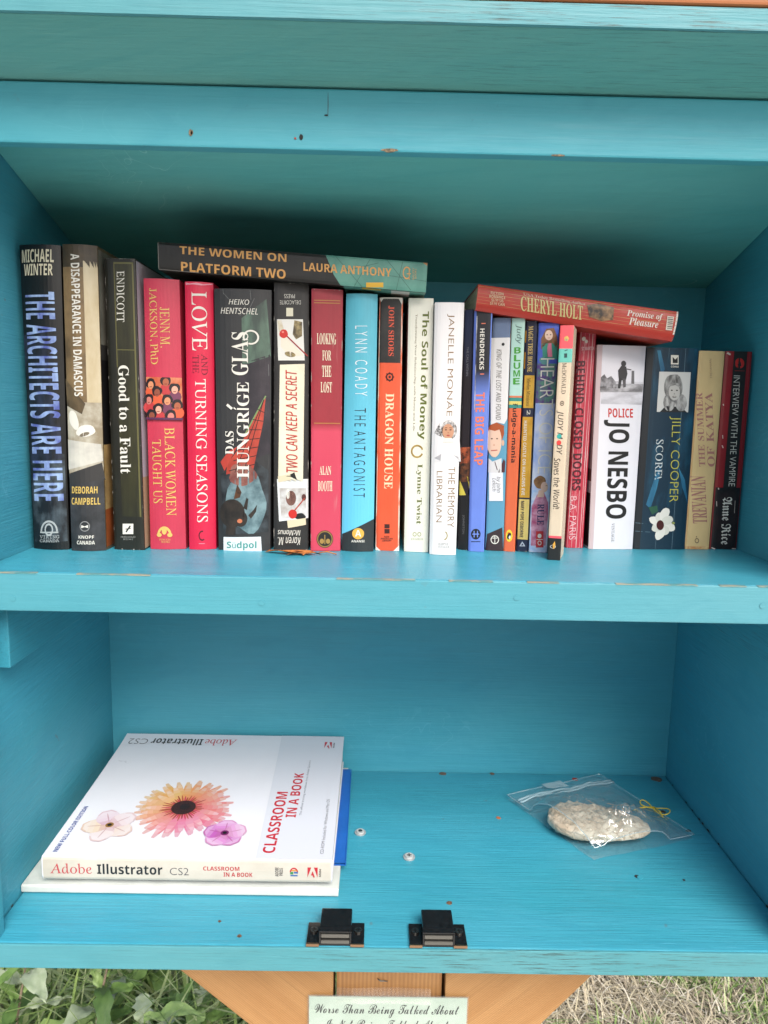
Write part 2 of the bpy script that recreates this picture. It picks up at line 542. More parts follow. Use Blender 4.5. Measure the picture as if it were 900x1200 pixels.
b.box(X0 + .0003, X1 - .0003, 0, .0023, ZS0, ZS1 - .0002, P_front, .0008)
for x, z in ((.028, .2545), (.2, .2545), (.3775, .2615), (.55, .259)):
    b.ring_done = None
    n = 14
    b.prism([(x + .0021 * math.cos(6.283 * k / n), -.0001, z + .0019 * math.sin(6.283 * k / n)) for k in range(n)], (0, -.00035, 0), P_front)
# bare line where the paint has rubbed off the arris
x = .004
while x < .595:
    L = random.uniform(.012, .06)
    if random.random() < .85:
        hh = random.uniform(-.0003, .0001)
        b.prism([(x, -.0003, ZS1 - .0006), (x + L * .3, -.0003, ZS1 - .0006 - hh), (x + L, -.0003, ZS1 - .0006), (x + L, -.0003, ZS1 + .0001), (x, -.0003, ZS1 + .0001)], (0, .0035, 0), duo((166, 164, 146), (96, 156, 160), 240, (.3, 1, 1), .42, .56))
    x += L + random.uniform(.004, .05)
b.build('shelf', cab)
# sloping ceiling = underside of the roof panel, running out to the eave
b = MB()
th = .0118
b.prism([(-.06, -.0455, roofz(-.0455)), (-.06, .29, roofz(.29)), (-.06, .29, roofz(.29) + th), (-.06, -.0455, roofz(-.0455) + th)], (.72, 0, 0), P_soffit)
b.prism([(-.0605, -.0475, roofz(-.0475) + .0003), (-.0605, -.0457, roofz(-.0457) + .0003), (-.0605, -.0457, roofz(-.0457) + .0118), (-.0605, -.0475, roofz(-.0475) + .0118)], (.721, 0, 0), P_edge)
b.build('roof_panel', cab)
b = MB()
b.prism([(X0 + .0006, .0105, roofz(.0105) - .0006), (X0 + .0006, D - .0006, roofz(D) - .0006), (X0 + .0006, D - .0006, roofz(D) - .002), (X0 + .0006, .0105, roofz(.0105) - .002)], (X1 - X0 - .0012, 0, 0), P_ceil_lit)
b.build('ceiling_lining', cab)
cw = wood('cedar_roof', (176, 104, 58), (205, 132, 78))
b = MB()
b.prism([(-.075, -.0485, roofz(-.0485) + th + .0011), (-.075, .31, roofz(.31) + th + .0011), (-.075, .31, roofz(.31) + th + .021), (-.075, -.0485, roofz(-.0485) + th + .021)], (.75, 0, 0), cw, .0012)
b.build('cedar_roof_board', cab)
b = MB()
b.box(X0 + .0003, X1 - .0003, 0, .0098, .5518, .5882, P_fascia, .0012)
def nick(mb, x, z, rx, rz, m, y=-.0004, n=10):
    mb.prism([(x + rx * (1 + .5 * random.random()) * math.cos(6.283 * k / n), y, z + rz * (1 + .5 * random.random()) * math.sin(6.283 * k / n)) for k in range(n)], (0, .0012, 0), m)
nick(b, .0275, .5526, .003, .0011, WOODN); nick(b, .0255, .5536, .0012, .0022, DARK); nick(b, .018, .5523, .004, .0005, WOODN)
nick(b, .1565, .5602, .0011, .0016, WOODN); nick(b, .157, .5600, .0006, .0008, ink((150, 60, 40)))
nick(b, .2262, .5592, .0011, .0013, DARK); nick(b, .2225, .5583, .0006, .0005, ink((170, 60, 40)))
nick(b, .2825, .5526, .004, .0008, WOODN); nick(b, .39, .5522, .0035, .0004, WOODN)
nick(b, .243, .5785, .0003, .006, ink((70, 130, 140)), y=-.0002); nick(b, .242, .5725, .0009, .0004, DARK)
b.build('fascia', cab)
for x0, x1 in ((-.03, .0088), (.5880, .63)):
    b = MB(); b.box(x0, x1, -.0136, -.0006, -.0194, .588, P_side, .0012); b.build('face_stile', cab)
for x0, x1, y0 in ((.0002, .012, .022), (.588, .5998, .03)):
    b = MB(); b.box(x0, x1, y0, D - .001, .1955 if x0 < .3 else .199, ZS0 - .0004, paint('turquoise_cleat', 'y', .9, wear=.4), .0008); b.build('shelf_cleat', cab)
# two black magnetic catches at the front of the floor
BLK = duo((20, 19, 20), (34, 32, 32), 500, rough=.14)
STEEL = ink((140, 138, 132), .36, .9)
BRASS = ink((190, 150, 118), .35, 1.0)
def catch(cx, y0, y1):
    holder = MB()
    holder.box(cx - .0212, cx + .0212, y0 + .0012, y1 - .004, .0004, .0026, BLK, .0005)
    holder.box(cx - .0212, cx - .0118, y0, y0 + .0013, .0004, .0027, BRASS, .0003)
    holder.box(cx + .0112, cx + .0212, y0, y0 + .0013, .0004, .0027, BRASS, .0003)
    c = holder.build('door_catch', cab)
    m = MB()
    m.box(cx - .0117, cx + .0117, y0 + .0052, y1, .0027, .0118, BLK, .0012)
    m.box(cx - .0117, cx - .0105, y0 + .0006, y0 + .0052, .0027, .0112, BLK, .0003)
    m.box(cx + .0105, cx + .0117, y0 + .0006, y0 + .0052, .0027, .0112, BLK, .0003)
    m.prism([(cx - .0117, y0 + .001, .0112), (cx + .0117, y0 + .001, .0112), (cx + .0117, y0 + .0053, .0119), (cx - .0117, y0 + .0053, .0119)], (0, 0, .0009), BLK)
    m.build('magnet_housing', c)
    s = MB()
    s.box(cx - .0104, cx + .0104, y0 + .0002, y0 + .005, .0028, .0055, STEEL, .0005)
    s.box(cx - .0104, cx + .0104, y0 + .0012, y0 + .005, .0066, .0098, STEEL, .0005)
    s.build('strike_bar', c)
    for sx in (-.0165, .0165):
        q = MB(); q.disc((cx + sx, (y0 + y1) / 2 + .0005), .0029, .0027, .0038, ink((120, 118, 114), .25, .9), 18)
        q.box(cx + sx - .0021, cx + sx + .0021, (y0 + y1) / 2 + .0001, (y0 + y1) / 2 + .0009, .00381, .0039, ink((10, 10, 10)))
        q.box(cx + sx - .0004, cx + sx + .0004, (y0 + y1) / 2 - .0016, (y0 + y1) / 2 + .0026, .00391, .00395, ink((10, 10, 10)))
        q.build('screw', c)
for k in (0, 1):
    catch((.2546, .3303)[k], -.0130, .0135)
def screw(x, y, hole):
    s = MB()
    s.disc((x, y), .0052, .0002, .0012, ink((190, 196, 198), .4, .3), 24)
    s.disc((x, y), .0036, .0012, .0026, ink((214, 218, 218), .4, .3), 20)
    if hole: s.disc((x, y), .0019, .0026, .00275, ink((40, 60, 64), .6), 14)
    else:
        s.box(x - .002, x + .002, y - .0005, y + .0005, .0026, .0028, ink((30, 32, 34)))
        s.box(x - .0005, x + .0005, y - .002, y + .002, .00285, .0029, ink((30, 32, 34)))
    s.build('screw', cab)
screw(.2695, .1290, True); screw(.3133, .0935, False)
s = MB(); s.disc((.5085, .0705), .0022, .0001, .0006, P_floor, 14); s.build('filled_screw_hole', cab)

# ------------------------------------------------------------------ post, braces, notice
post = root('wooden_post', (.2969, .085, GZ), 'square cedar post with two diagonal braces under the turquoise cabinet', 'post')
pw = wood('fir_post', (184, 130, 78), (204, 152, 98), (0, R(90), 0), 1.5)
b = MB(); b.box(.2532, .3406, .0445, .132, GZ, -.0197, pw, .002)
b.tube([(.287, .0442, -.0755), (.2895, .0430, -.0765), (.293, .0438, -.0772), (.2955, .0442, -.0778)], [.0003, .00055, .0005, .0003], STEEL, 6)
b.build('post_shaft', post)
for sgn in (0, 1):
    m = wood('brace_wood', (186, 134, 80), (210, 160, 104), (0, R(41 if sgn else -41), 0), 3.2)
    b = MB()
    if sgn == 0: pl = [(.0735, .04, -.0198), (.2508, .04, -.0198), (.2508, .04, -.1768)]
    else: pl = [(.5035, .04, -.0198), (.3428, .04, -.0198), (.3428, .04, -.2050)]
    b.prism(pl, (0, .038, 0), m, .0012)
    b.build('brace', post)
sign = root('paper_notice', (.296, .0385, -.17), 'pale green laminated paper notice with black calligraphic lines on the post', 'sign')
t = NT('green_paper'); f = t.noise(40, (1, 1, 1), 4)
t.color(t.ramp(f, [(.35, lin((196, 214, 196))), (.65, lin((208, 224, 208)))])); t.rough(.55)
b = MB(); b.box(.2315, .3610, .0375, .0384, -.188, -.0868, t.m); b.build('paper_sheet', sign)
def clear(name, tint=(.975, .985, .985), g=.12, rough=.12, edge=.25, haze=.03):
    t = NT(name); N = t.t.nodes; t.t.nodes.remove(t.b)
    tr = t.n('ShaderNodeBsdfTransparent'); tr.inputs[0].default_value = (*tint, 1)
    df = t.n('ShaderNodeBsdfDiffuse'); df.inputs[0].default_value = (.85, .9, .92, 1)
    m0 = t.n('ShaderNodeMixShader'); m0.inputs[0].default_value = haze; t.l(tr.outputs[0], m0.inputs[1]); t.l(df.outputs[0], m0.inputs[2])
    gl = t.n('ShaderNodeBsdfGlossy'); gl.inputs['Roughness'].default_value = rough; gl.inputs['Color'].default_value = (1, 1, 1, 1)
    lw = t.n('ShaderNodeLayerWeight'); lw.inputs['Blend'].default_value = .5
    pw_ = t.n('ShaderNodeMath', operation='POWER'); pw_.inputs[1].default_value = 2.2
    mp = t.n('ShaderNodeMapRange'); mp.inputs['To Min'].default_value = g * .22; mp.inputs['To Max'].default_value = min(.8, g * 3.2)
    t.l(lw.outputs['Facing'], pw_.inputs[0]); t.l(pw_.outputs[0], mp.inputs['Value'])
    mx = t.n('ShaderNodeMixShader'); t.l(mp.outputs[0], mx.inputs[0]); t.l(m0.outputs[0], mx.inputs[1]); t.l(gl.outputs[0], mx.inputs[2])
    t.l(mx.outputs[0], N['Material Output'].inputs['Surface'])
    return t.m
LAM = clear('laminate_film')
b = MB(); b.box(.2305, .3620, .0366, .0374, -.192, -.0846, LAM); b.build('laminate_film', sign)
b = MB()
b.faces([(.2532 + .078 * i / 6, .0354 - .0006 * math.sin(i * 1.3) + (0.0078 if j == 1 else 0), -.0905 + .0075 * j) for j in range(2) for i in range(7)], [(i, i + 1, i + 8, i + 7) for i in range(6)], clear('clear_tape', (.98, .975, .96), .07, .2, .3, .01))
b.build('clear_tape', sign)
fs_ = Face(lambda a, bb, e: Vector((.2315 + .1295 * a, .0374 - .0002 + 0 * e + .00008, -.0868 - .1012 * bb)), sign)
mk = fs_.part('lettering')
SG = ink((36, 38, 36), .6)
mk.text('Worse Than Being Talked About', 'script', (.035, .06, .95, .185, -.0), 0, SG)
mk.text('Is Not Being Talked About', 'script', (.1, .20, .885, .325, -.0), 0, SG)
mk.build()

# ------------------------------------------------------------------ books on the upper shelf
ZB = ZS1 + .0002
T = {
    1: ((0.0039,0.0799),(0.0331,0.0775),0.0044,0.0365,0.2335,(20,286,68.7,287,37.5,643.5,79,645)),
    2: ((0.0367,0.0745),(0.0628,0.0770),0.0394,0.0643,0.2336,(71,285,112,288,82.5,646,122.5,646)),
    3: ((0.0678,0.0844),(0.0922,0.0832),0.0676,0.0913,0.2257,(122,302,158,304,134,644,169,645)),
    4: ((0.0955,0.0870),(0.1234,0.0898),0.0955,0.1222,0.2123,(167,325.5,209,328,175.5,644,217,644)),
    5: ((0.1265,0.0883),(0.1475,0.0921),0.1268,0.1479,0.2109,(215.5,330,249,331,221,644.5,252.5,644)),
    6: ((0.1503,0.0888),(0.1922,0.0894),0.1493,0.1936,0.2062,(250,339,317.5,338.5,255.5,645,316,646)),
    7: ((0.1948,0.0931),(0.2229,0.0958),0.1954,0.2223,0.2124,(321,331,362,332.5,320.5,645,361,645)),
    8: ((0.2253,0.0925),(0.2495,0.0949),0.2247,0.2489,0.2081,(365,339,402.5,339.5,364,646,399.5,646)),
    9: ((0.2503,0.0949),(0.2767,0.0939),0.2515,0.2762,0.2056,(405.5,344,442.5,344.5,399.5,646,437.5,647)),
    10: ((0.2785,0.1012),(0.2980,0.0995),0.2779,0.2961,0.2039,(445,349,472,349,440,645,467.5,646)),
    11: ((0.3022,0.0981),(0.3220,0.0965),0.3008,0.3203,0.2035,(479,349.5,508.5,350,473.5,646.5,502,647.5)),
    12: ((0.3227,0.0879),(0.3441,0.0865),0.3210,0.3436,0.1994,(510,354.5,544.5,354.5,503.5,650,534.5,651)),
    13: ((0.3487,0.1116),(0.3556,0.1086),0.3470,0.3536,0.1977,(545,362,555,363,537,644,547,645)),
    14: ((0.3566,0.1051),(0.3691,0.1027),0.3539,0.3679,0.1957,(556,364.5,577,365,549,646,567,647)),
    15: ((0.3717,0.1102),(0.3862,0.1079),0.3699,0.3840,0.1913,(578,372.5,599,373,569,645,590,646)),
    16: ((0.3867,0.1079),(0.3957,0.1052),0.3849,0.3949,0.1910,(600,373,615.5,373.5,590,646,603.5,647)),
    17: ((0.3975,0.1090),(0.4068,0.1063),0.3964,0.4051,0.1893,(616.5,376,630,376.5,605,646,618.5,647)),
    18: ((0.4079,0.1064),(0.4225,0.1042),0.4066,0.4223,0.1877,(632,378.5,655.5,379,620,647,641,648)),
    19: ((0.4163,0.0765),(0.4260,0.0741),0.4165,0.4261,0.1827,(657,381,672.5,382,641.5,656,656.5,657)),
    20: ((0.4450,0.1285),(0.4595,0.1280),0.4462,0.4597,0.1841,(680.5,388.5,700,389.5,663.5,642,683,642.5)),
    21: ((0.4635,0.1239),(0.5027,0.1265),0.4602,0.5018,0.1732,(700.5,405,757.7,405,690,643.7,741.5,644)),
    22: ((0.5039,0.1278),(0.5505,0.1312),0.5034,0.5483,0.1726,(759,407.5,819.5,408,742.5,643.7,803,644)),
    23: ((0.5510,0.1324),(0.5728,0.1333),0.5494,0.5716,0.1710,(820,411.5,850,411.5,802.7,643.7,831,644)),
    24: ((0.5741,0.1346),(0.5985,0.1359),0.5730,0.5964,0.1714,(851,412,883,412,832,643.7,864,644)),
}
G_ROW = 'books standing in a row on the upper shelf'
K = 10
def plan(w_, y0, y1, d, bulge, p, th, skew=None):
    """Plan outline of a cover: spine with rounded or flat back, two boards running back, real thickness."""
    o = []; i = []
    for k in range(K + 1):
        a = k / K
        y = y0 + (y1 - y0) * a + bulge * abs(2 * a - 1) ** p
        o.append((a * w_, y)); i.append((th + a * (w_ - 2 * th), y + th))
    return o, i

def upright_book(n, label, mat, depth, hard=False, bulge=.0008, p=6, pages=(228, 216, 190), side=None, cocked=0.0, name='book', wear=None):
    (xl, yl), (xr, yr), txl, txr, h, sh = T[n]
    rt = root(name, ((xl + xr) / 2, (yl + yr) / 2, ZB), label, 'book', G_ROW)
    th = .0022 if hard else .0005
    top_l, top_r = txl, txr
    def P(a, bb, e):
        t = 1 - bb
        L = xl + (top_l - xl) * t; Rr = xr + (top_r - xr) * t
        y = yl + (yr - yl) * a + bulge * min(1, abs(2 * a - 1)) ** p
        # outward direction turns a little at the rounded edges
        s = bulge * p * abs(2 * a - 1) ** (p - 1) * (1 if a > .5 else -1) * 2 / max(1e-4, Rr - L)
        L_ = math.hypot(1, s)
        return Vector((L + (Rr - L) * a + e * s / L_, y - e / L_, ZB + h * t))
    def ring_pts(t, off, th_, yo):
        L = xl + (top_l - xl) * t; Rr = xr + (top_r - xr) * t
        pts = []
        for k in range(K + 1):
            a = k / K
            y = yl + (yr - yl) * a + bulge * abs(2 * a - 1) ** p
            pts.append((L + off + (Rr - L - 2 * off) * a, y + yo))
        return pts, L + off, Rr - off
    b = MB()
    V = []
    rows = (0, 1)
    for t in rows:
        o, L, Rr = ring_pts(t, 0, 0, 0)
        i, L2, R2 = ring_pts(t, th, 0, th)
        yb = max(yl, yr) + depth
        if cocked: 
            sx = cocked
            outer = [(L + sx, yb), (L + sx, yl + .028)] + o + [(Rr + sx, yr + .028), (Rr + sx, yb)]
            inner = [(L2 + sx, yb), (L2 + sx, yl + .028)] + i + [(R2 + sx, yr + .028), (R2 + sx, yb)]
        else:
            outer = [(L, yb)] + o + [(Rr, yb)]
            inner = [(L2, yb)] + i + [(R2, yb)]
        V.append([(x, y, ZB + h * t) for x, y in outer + inner[::-1]])
    m = len(V[0]); hn = m // 2
    vs = V[0] + V[1]
    fs = [(k, (k + 1) % m, m + (k + 1) % m, m + k) for k in range(m)]
    for k in range(hn - 1):
        q = (k, m - 1 - k, m - 2 - k, k + 1)
        fs.append(q); fs.append(tuple(m + z for z in q[::-1]))
    b.faces(vs, fs, mat)
    bmesh.ops.recalc_face_normals(b.bm, faces=b.bm.faces)
    if wear:
        wm = duo(tuple(int(q) for q in wear), (182, 176, 168), 420, (1, 1, .25), .56, .66)
        def strip(a0, a1, b0, b1, na, nb):
            g_ = [P(a0 + (a1 - a0) * i / na, b0 + (b1 - b0) * j / nb, .00008) for j in range(nb + 1) for i in range(na + 1)]
            b.faces(g_, [(j * (na + 1) + i, j * (na + 1) + i + 1, (j + 1) * (na + 1) + i + 1, (j + 1) * (na + 1) + i) for j in range(nb) for i in range(na)], wm)
        strip(0, 1, 0, .0035, 12, 1); strip(0, 1, .9965, 1, 12, 1); strip(0, .016, .0036, .9964, 2, 4); strip(.984, 1, .0036, .9964, 2, 4)
    b.build('cover', rt)
    # page block
    pb = MB(); ins = .003 if hard else .0006
    c = []
    for t, z in ((0, ZB + ins), (1, ZB + h - ins)):
        L = xl + (top_l - xl) * t + th + .0002; Rr = xr + (top_r - xr) * t - th - .0002
        yb = max(yl, yr) + depth - (.004 if hard else .0008); yf = max(yl, yr) + bulge + th + .0006
        if cocked:
            c += [(L, yf - .0002, z), (Rr, yf - .0002, z), (Rr + cocked, yr + .0285, z), (Rr + cocked, yb, z), (L + cocked, yb, z), (L + cocked, yl + .0285, z)]
        else: c += [(L, yf, z), (Rr, yf, z), (Rr, yb, z), (L, yb, z)]
    q = len(c) // 2
    pb.faces(c, [tuple(range(q))[::-1], tuple(range(q, 2 * q))] + [(k, (k + 1) % q, q + (k + 1) % q, q + k) for k in range(q)], page_mat(pages))
    pb.build('page_block', rt)
    sheet = [(sh[0], sh[1]), (sh[2], sh[3]), (sh[6], sh[7]), (sh[4], sh[5])]
    cuts = (.04, .1, .2, .35, .5, .65, .8, .9, .96) if (bulge > .0012 or p > 3) else (.25, .5, .75)
    F = Face(P, rt, sheet, 'a', cuts)
    def Ps(a, bb, e):
        q = P(1.0, bb, 0)
        return Vector((q.x + e, q.y + .0012 + a * depth * .96, q.z))
    F.side = Face(Ps, rt)
    F.root = rt
    return F

W_ = ink((236, 232, 222)); K_ = ink((26, 26, 28)); CREAM = ink((236, 226, 198)); GOLD = ink((224, 190, 104))

# 1 black hardback, blue condensed title
F = upright_book(1, 'black hardback with tall blue condensed title, leftmost book on the upper shelf', cover_mat((20, 20, 22), .34, .35), .152, True, .0035, 2)
m = F.part('cover_picture'); sm = duo((26, 28, 34), (98, 112, 122), 70, (1, 1, .6), .42, .74)
m.poly([(33.5, 545), (74, 540), (77.5, 636), (39.5, 636)], sm); m.up().poly([(26, 400), (62, 395), (72, 545), (34, 550)], duo((22, 22, 26), (52, 58, 84), 60, (1, 1, .5), .45, .75)); m.build()
m = F.part('title_lettering'); m.e += .0002
m.text('THE ARCHITECTS ARE HERE', 'bold', (28, 347, 63, 592, 11), 'd', duo((84, 96, 170), (176, 204, 244), 70, (1, 1, .6), .36, .66)); m.build()
m = F.part('author_lettering'); m.text('MICHAEL', 'bold', (24, 292.5, 62, 309.5), 0, CREAM); m.text('WINTER', 'bold', (27, 311.5, 61, 326), 0, CREAM); m.build()
m = F.part('publisher_emblem'); m.e += .0002; lg = ink((178, 184, 186))
m.ring(57.5, 625, 10, 12, .18, lg, 16, math.pi, 6.2832); m.ring(57.5, 623, 5, 7, .3, lg, 14); m.line(47, 626, 68, 626, 1.6, lg)
m.text('VIKING', 'slab', (46.5, 629, 69, 632.5), 0, lg); m.text('CANADA', 'slab', (46.5, 633.5, 69, 636.5), 0, lg); m.build()

# 2 brown and cream book
F = upright_book(2, 'brown, cream and grey spine with white shoes picture and gold author lettering', cover_mat((112, 92, 66), .42, .5), .155, True, .003, 2, side=1)
m = F.part('cover_picture')
m.band(0, .07, duo((60, 50, 38), (84, 70, 50), 60)); m.band(.07, .5, duo((98, 80, 56), (146, 120, 84), 45, (1, 1, .6)), 0, .62); m.band(.05, .5, duo((190, 170, 132), (214, 200, 170), 40, (1, 1, .4)), .62, 1)
m.band(.5, .74, duo((150, 136, 112), (206, 200, 184), 50)); m.band(.74, 1, duo((44, 44, 46), (66, 66, 70), 60))
m.up(); m.poly([(79, 553), (118, 540), (121.5, 560), (81, 566)], ink((58, 56, 56))); m.poly([(78, 512), (117, 518), (119, 538), (79, 548)], duo((196, 192, 184), (222, 218, 206), 50))
m.poly([(75, 440), (100, 470), (96, 482), (77, 472)], duo((70, 58, 42), (110, 92, 66), 60))
m.up(); m.ell(86, 489, 5.5, 12, W_, rot=-.3, wob=.05); m.ell(100, 502, 11, 7, W_, rot=-.15, wob=.06); m.ell(99, 506, 6, 2.2, ink((120, 108, 90)), rot=-.3); m.build()
m = F.part('title_lettering'); m.e += .0003; m.text('A DISAPPEARANCE IN DAMASCUS', 'bold', (82.5, 297, 93, 461, 4.5), 'd', W_); m.build()
m = F.part('author_lettering'); m.e += .0003; m.text('DEBORAH', 'bold', (83.5, 568, 113.5, 576.5), 0, GOLD); m.text('CAMPBELL', 'bold', (83, 581.5, 116.5, 590), 0, GOLD); m.build()
m = F.part('publisher_emblem'); m.e += .0003; m.ring(99.5, 616, 6, 6.3, .16, ink((150, 150, 150))); m.poly([(95.5, 614.5), (99.5, 616), (103.5, 614.2), (103.5, 618), (99.5, 616.8), (95.5, 618.2)], W_)
m.text('KNOPF', 'bold', (92, 627, 110, 631), 0, W_); m.text('CANADA', 'bold', (90, 633.5, 111, 638), 0, W_); m.build()
m = F.side.part('front_cover_picture'); 
for b0, b1, c in ((0.01, .35, (142, 138, 126)), (.35, .64, (32, 30, 32)), (.64, .86, (206, 166, 108)), (.86, .99, (176, 92, 48))): m.band(b0, b1, duo(c, tuple(int(x * .8) for x in c), 50))
m.up().band(.31, .36, ink((60, 58, 56))); m.build()

# 3 dark olive book
F = upright_book(3, 'dark olive book with white serif title and a small white square emblem', cover_mat((34, 32, 24), .4, .4), .148, False, .0008, 6, wear=(34, 32, 24))
m = F.part('spine_panel'); m.band(.012, .88, duo((38, 36, 22), (66, 64, 36), 90, (1, 1, .12), .4, .7), .3, .94); m.up()
ol = ink((104, 100, 58)); m.band(.012, .018, ol, .3, .94); m.band(.012, .88, ol, .89, .94); m.band(.012, .36, ol, .3, .33); m.band(.3, .303, ol, .3, .94); m.build()
m = F.part('author_lettering'); m.e += .0003; m.text('ENDICOTT', 'serif', (137, 317.5, 146, 376), 'd', W_); m.build()
m = F.part('title_lettering'); m.e += .0003; m.text('Good to a Fault', 'serifb', (138.5, 426, 151, 553, 3), 'd', W_); m.build()
m = F.part('publisher_emblem'); m.e += .0003; m.rect(144, 613, 156.5, 625.5, W_); m.up().line(148, 623, 153, 615.5, 1.6, K_); m.line(147.5, 619.5, 153.5, 618.5, 1, K_)
m.text('FREEHAND\nBOOKS', 'sans', (142, 628, 159, 632.5), 0, ink((170, 170, 166))); m.build()
m = F.side.part('front_cover_picture'); m.band(.005, .74, ink((206, 194, 206))); m.band(.74, .995, ink((206, 172, 140))); m.build()

# 4 crimson, picture of people
F = upright_book(4, 'crimson pink hardback with gold lettering and a band of painted faces', cover_mat((206, 58, 84), .42, .3), .142, True, .0025, 2)
m = F.part('cover_picture'); m.clip = (.352, .508); m.band(.352, .512, duo((205, 98, 62), (226, 150, 110), 90)); m.up()
PAL = ((226, 150, 110), (178, 98, 68), (240, 172, 150), (150, 80, 60), (214, 130, 120))
hs_ = [(176, 446), (194, 443), (204, 452), (184, 455), (174, 464), (196, 465), (207, 471), (186, 475), (178, 482), (200, 483)]
for k, (x, y) in enumerate(hs_):
    m.e += .00003
    m.ell(x + .6, y + 10, 7, 7, ink(((226, 96, 60), (196, 60, 64), (120, 60, 90))[k % 3]), 12); m.e += .00003
    m.ell(x, y, 6.2, 6, ink((34, 22, 28)), 14, wob=.1); m.e += .00003
    m.ell(x + .3, y + 2, 3.6, 4.6, ink(PAL[k % 5]), 12); m.e += .00003
    m.line(x - 1.3, y + 4, x + 1.8, y + 4, .8, ink((120, 40, 40)))
m.e += .0001; m.band(.5, .508, ink((90, 40, 80))); m.build()
m = F.part('author_lettering'); m.text('JENN M.', 'serif', (187, 359, 198, 405, 1), 'd', GOLD); m.text('JACKSON, PhD', 'serif', (173, 337, 184, 424, 2), 'd', GOLD); m.build()
m = F.part('title_lettering'); m.text('BLACK WOMEN', 'serif', (192.5, 498, 204, 603, 2.5), 'd', GOLD); m.text('TAUGHT US', 'serif', (177.5, 512, 188.5, 588, 2), 'd', GOLD); m.build()
m = F.part('publisher_emblem'); m.ring(192.5, 627, 8.5, 11, .3, GOLD, 16, math.pi, 6.2832); m.ell(192.5, 621, 3, 5, GOLD); m.ell(186.5, 626.5, 3, 2.5, GOLD); m.ell(199, 626.5, 3, 2.5, GOLD)
m.text('PENGUIN\nBOOKS', 'serif', (186.5, 631, 200, 636), 0, GOLD); m.build()

# 5 hot pink, love
F = upright_book(5, 'hot pink hardback with thin white capitals, narrow and slightly worn at top', cover_mat((222, 34, 74), .38, .5), .14, True, .0028, 2)
m = F.part('title_lettering'); m.text('LOVE', 'serif', (224, 342, 242, 411.5, 1), 'd', W_); dk = ink((110, 16, 40)); m.text('AND', 'serif', (235.8, 415.5, 243, 440, .3), 'd', dk); m.text('THE', 'serif', (225.5, 417, 233, 438, .3), 'd', dk)
m.text('TURNING SEASONS', 'serif', (228.5, 445, 241, 612.5, 2.5), 'd', W_); m.build()
m = F.part('publisher_emblem'); m.ring(237, 628, 4.2, 6, .28, ink((80, 14, 30)), 16, .9, 5.0); m.line(233, 637.3, 240, 637.3, .7, ink((240, 150, 170))); m.build()
m = F.part('worn_edge'); wp = ink((240, 160, 176)); m.poly([(217, 331), (222, 332.5), (230, 331.6), (238, 333.2), (248, 331.8), (248.5, 333), (236, 334.8), (226, 333.6), (217, 334)], wp)
m.build()

# 6 wide dark children's book
F = upright_book(6, 'wide charcoal book with white hand-drawn lettering and a red brick tower', cover_mat((50, 50, 52), .42, .25), .145, True, .0028, 3, pages=(214, 208, 196))
m = F.part('cover_picture')
m.poly([(283, 375), (312, 350), (317, 420), (291, 430), (284, 430)], duo((62, 76, 70), (100, 128, 110), 60, (1, 1, .4))); m.poly([(278, 432), (316, 418), (315.5, 535), (292, 545)], duo((40, 36, 44), (62, 54, 62), 50))
m.poly([(258, 560), (300, 545), (314, 555), (314, 625), (262, 628)], duo((28, 30, 34), (70, 78, 84), 60)); m.up()
m.ell(288, 592, 24, 34, duo((78, 104, 112), (132, 160, 166), 70), 26, wob=.12); m.ell(284, 560, 16, 13, duo((120, 66, 60), (160, 104, 92), 70), 20, wob=.1)
m.poly([(311, 469), (308, 500), (297, 553), (284, 556), (265, 560), (266, 548), (280, 530), (292, 505)], duo((168, 56, 44), (198, 78, 60), 60)); m.poly([(258, 546), (268, 533), (278, 528), (263, 556)], ink((190, 66, 54)))
m.up(); tl_ = ink((52, 30, 30))
for k in range(7): m.line(268 + k * 5.6, 556 - k * 12, 298 + k * 2, 548 - k * 10, .9, tl_)
for q in (.3, .6): m.line(311 - 2, 472, 265 + q * 34, 558, .9, tl_)
m.line(311, 468, 287, 514, 1.6, ink((122, 150, 96)))
m.e += .0001; bz = duo((30, 26, 24), (58, 48, 42), 90)
m.ell(272, 604, 15, 16, bz, 22); m.ell(282, 610, 8, 9, bz, 18); m.poly([(285, 598), (289, 586), (291, 588), (289.5, 600)], bz); m.poly([(291, 606), (297, 600), (301, 594), (300, 602), (294, 610)], bz); m.poly([(274, 588), (278, 571), (283, 580), (281, 586)], duo((110, 70, 40), (60, 40, 30), 120)); m.poly([(266, 615), (264, 628), (276, 628), (276, 616)], bz)
m.up(); m.ell(281, 612.5, 3, 2.4, ink((206, 120, 84))); m.build()
m = F.part('title_lettering'); m.e += .0005
m.text('GLAS', 'serifb', (271.5, 392, 291, 444, 0), 'u', W_); m.ring(294, 398, 9.5, 9, .22, W_, 22, 2.6, 8.2); m.text('HUNGRÍGE', 'serifb', (274, 452, 292, 564, 0), 'u', W_); m.text('DAS', 'serifb', (264, 510, 274, 537), 'u', W_); m.line(266, 479, 272, 484, 3, W_); m.build()
m = F.part('author_lettering'); m.e += .0003; m.text('HEIKO', 'italic', (268, 352, 292, 358.5), 0, W_); m.text('HENTSCHEL', 'italic', (258.5, 362.5, 302, 370), 0, W_); m.build()
m = F.part('publisher_label'); m.e += .0006; m.poly([(262, 630.5), (305.5, 630), (306.5, 647.3), (262, 646.8)], ink((226, 232, 238))); m.up().text('Südpol', 'bold', (266, 635, 300.5, 645), 0, ink((70, 150, 142))); m.build()
m = F.part('crease_marks'); cr = ink((110, 112, 112))
for q in ((261, 340, 261.5, 346), (293, 340, 294, 352), (262, 345, 268, 352), (287, 375, 298, 350), (281, 372, 288, 358), (314, 430, 314.5, 444)): m.line(*q, .6, cr)
m.build()

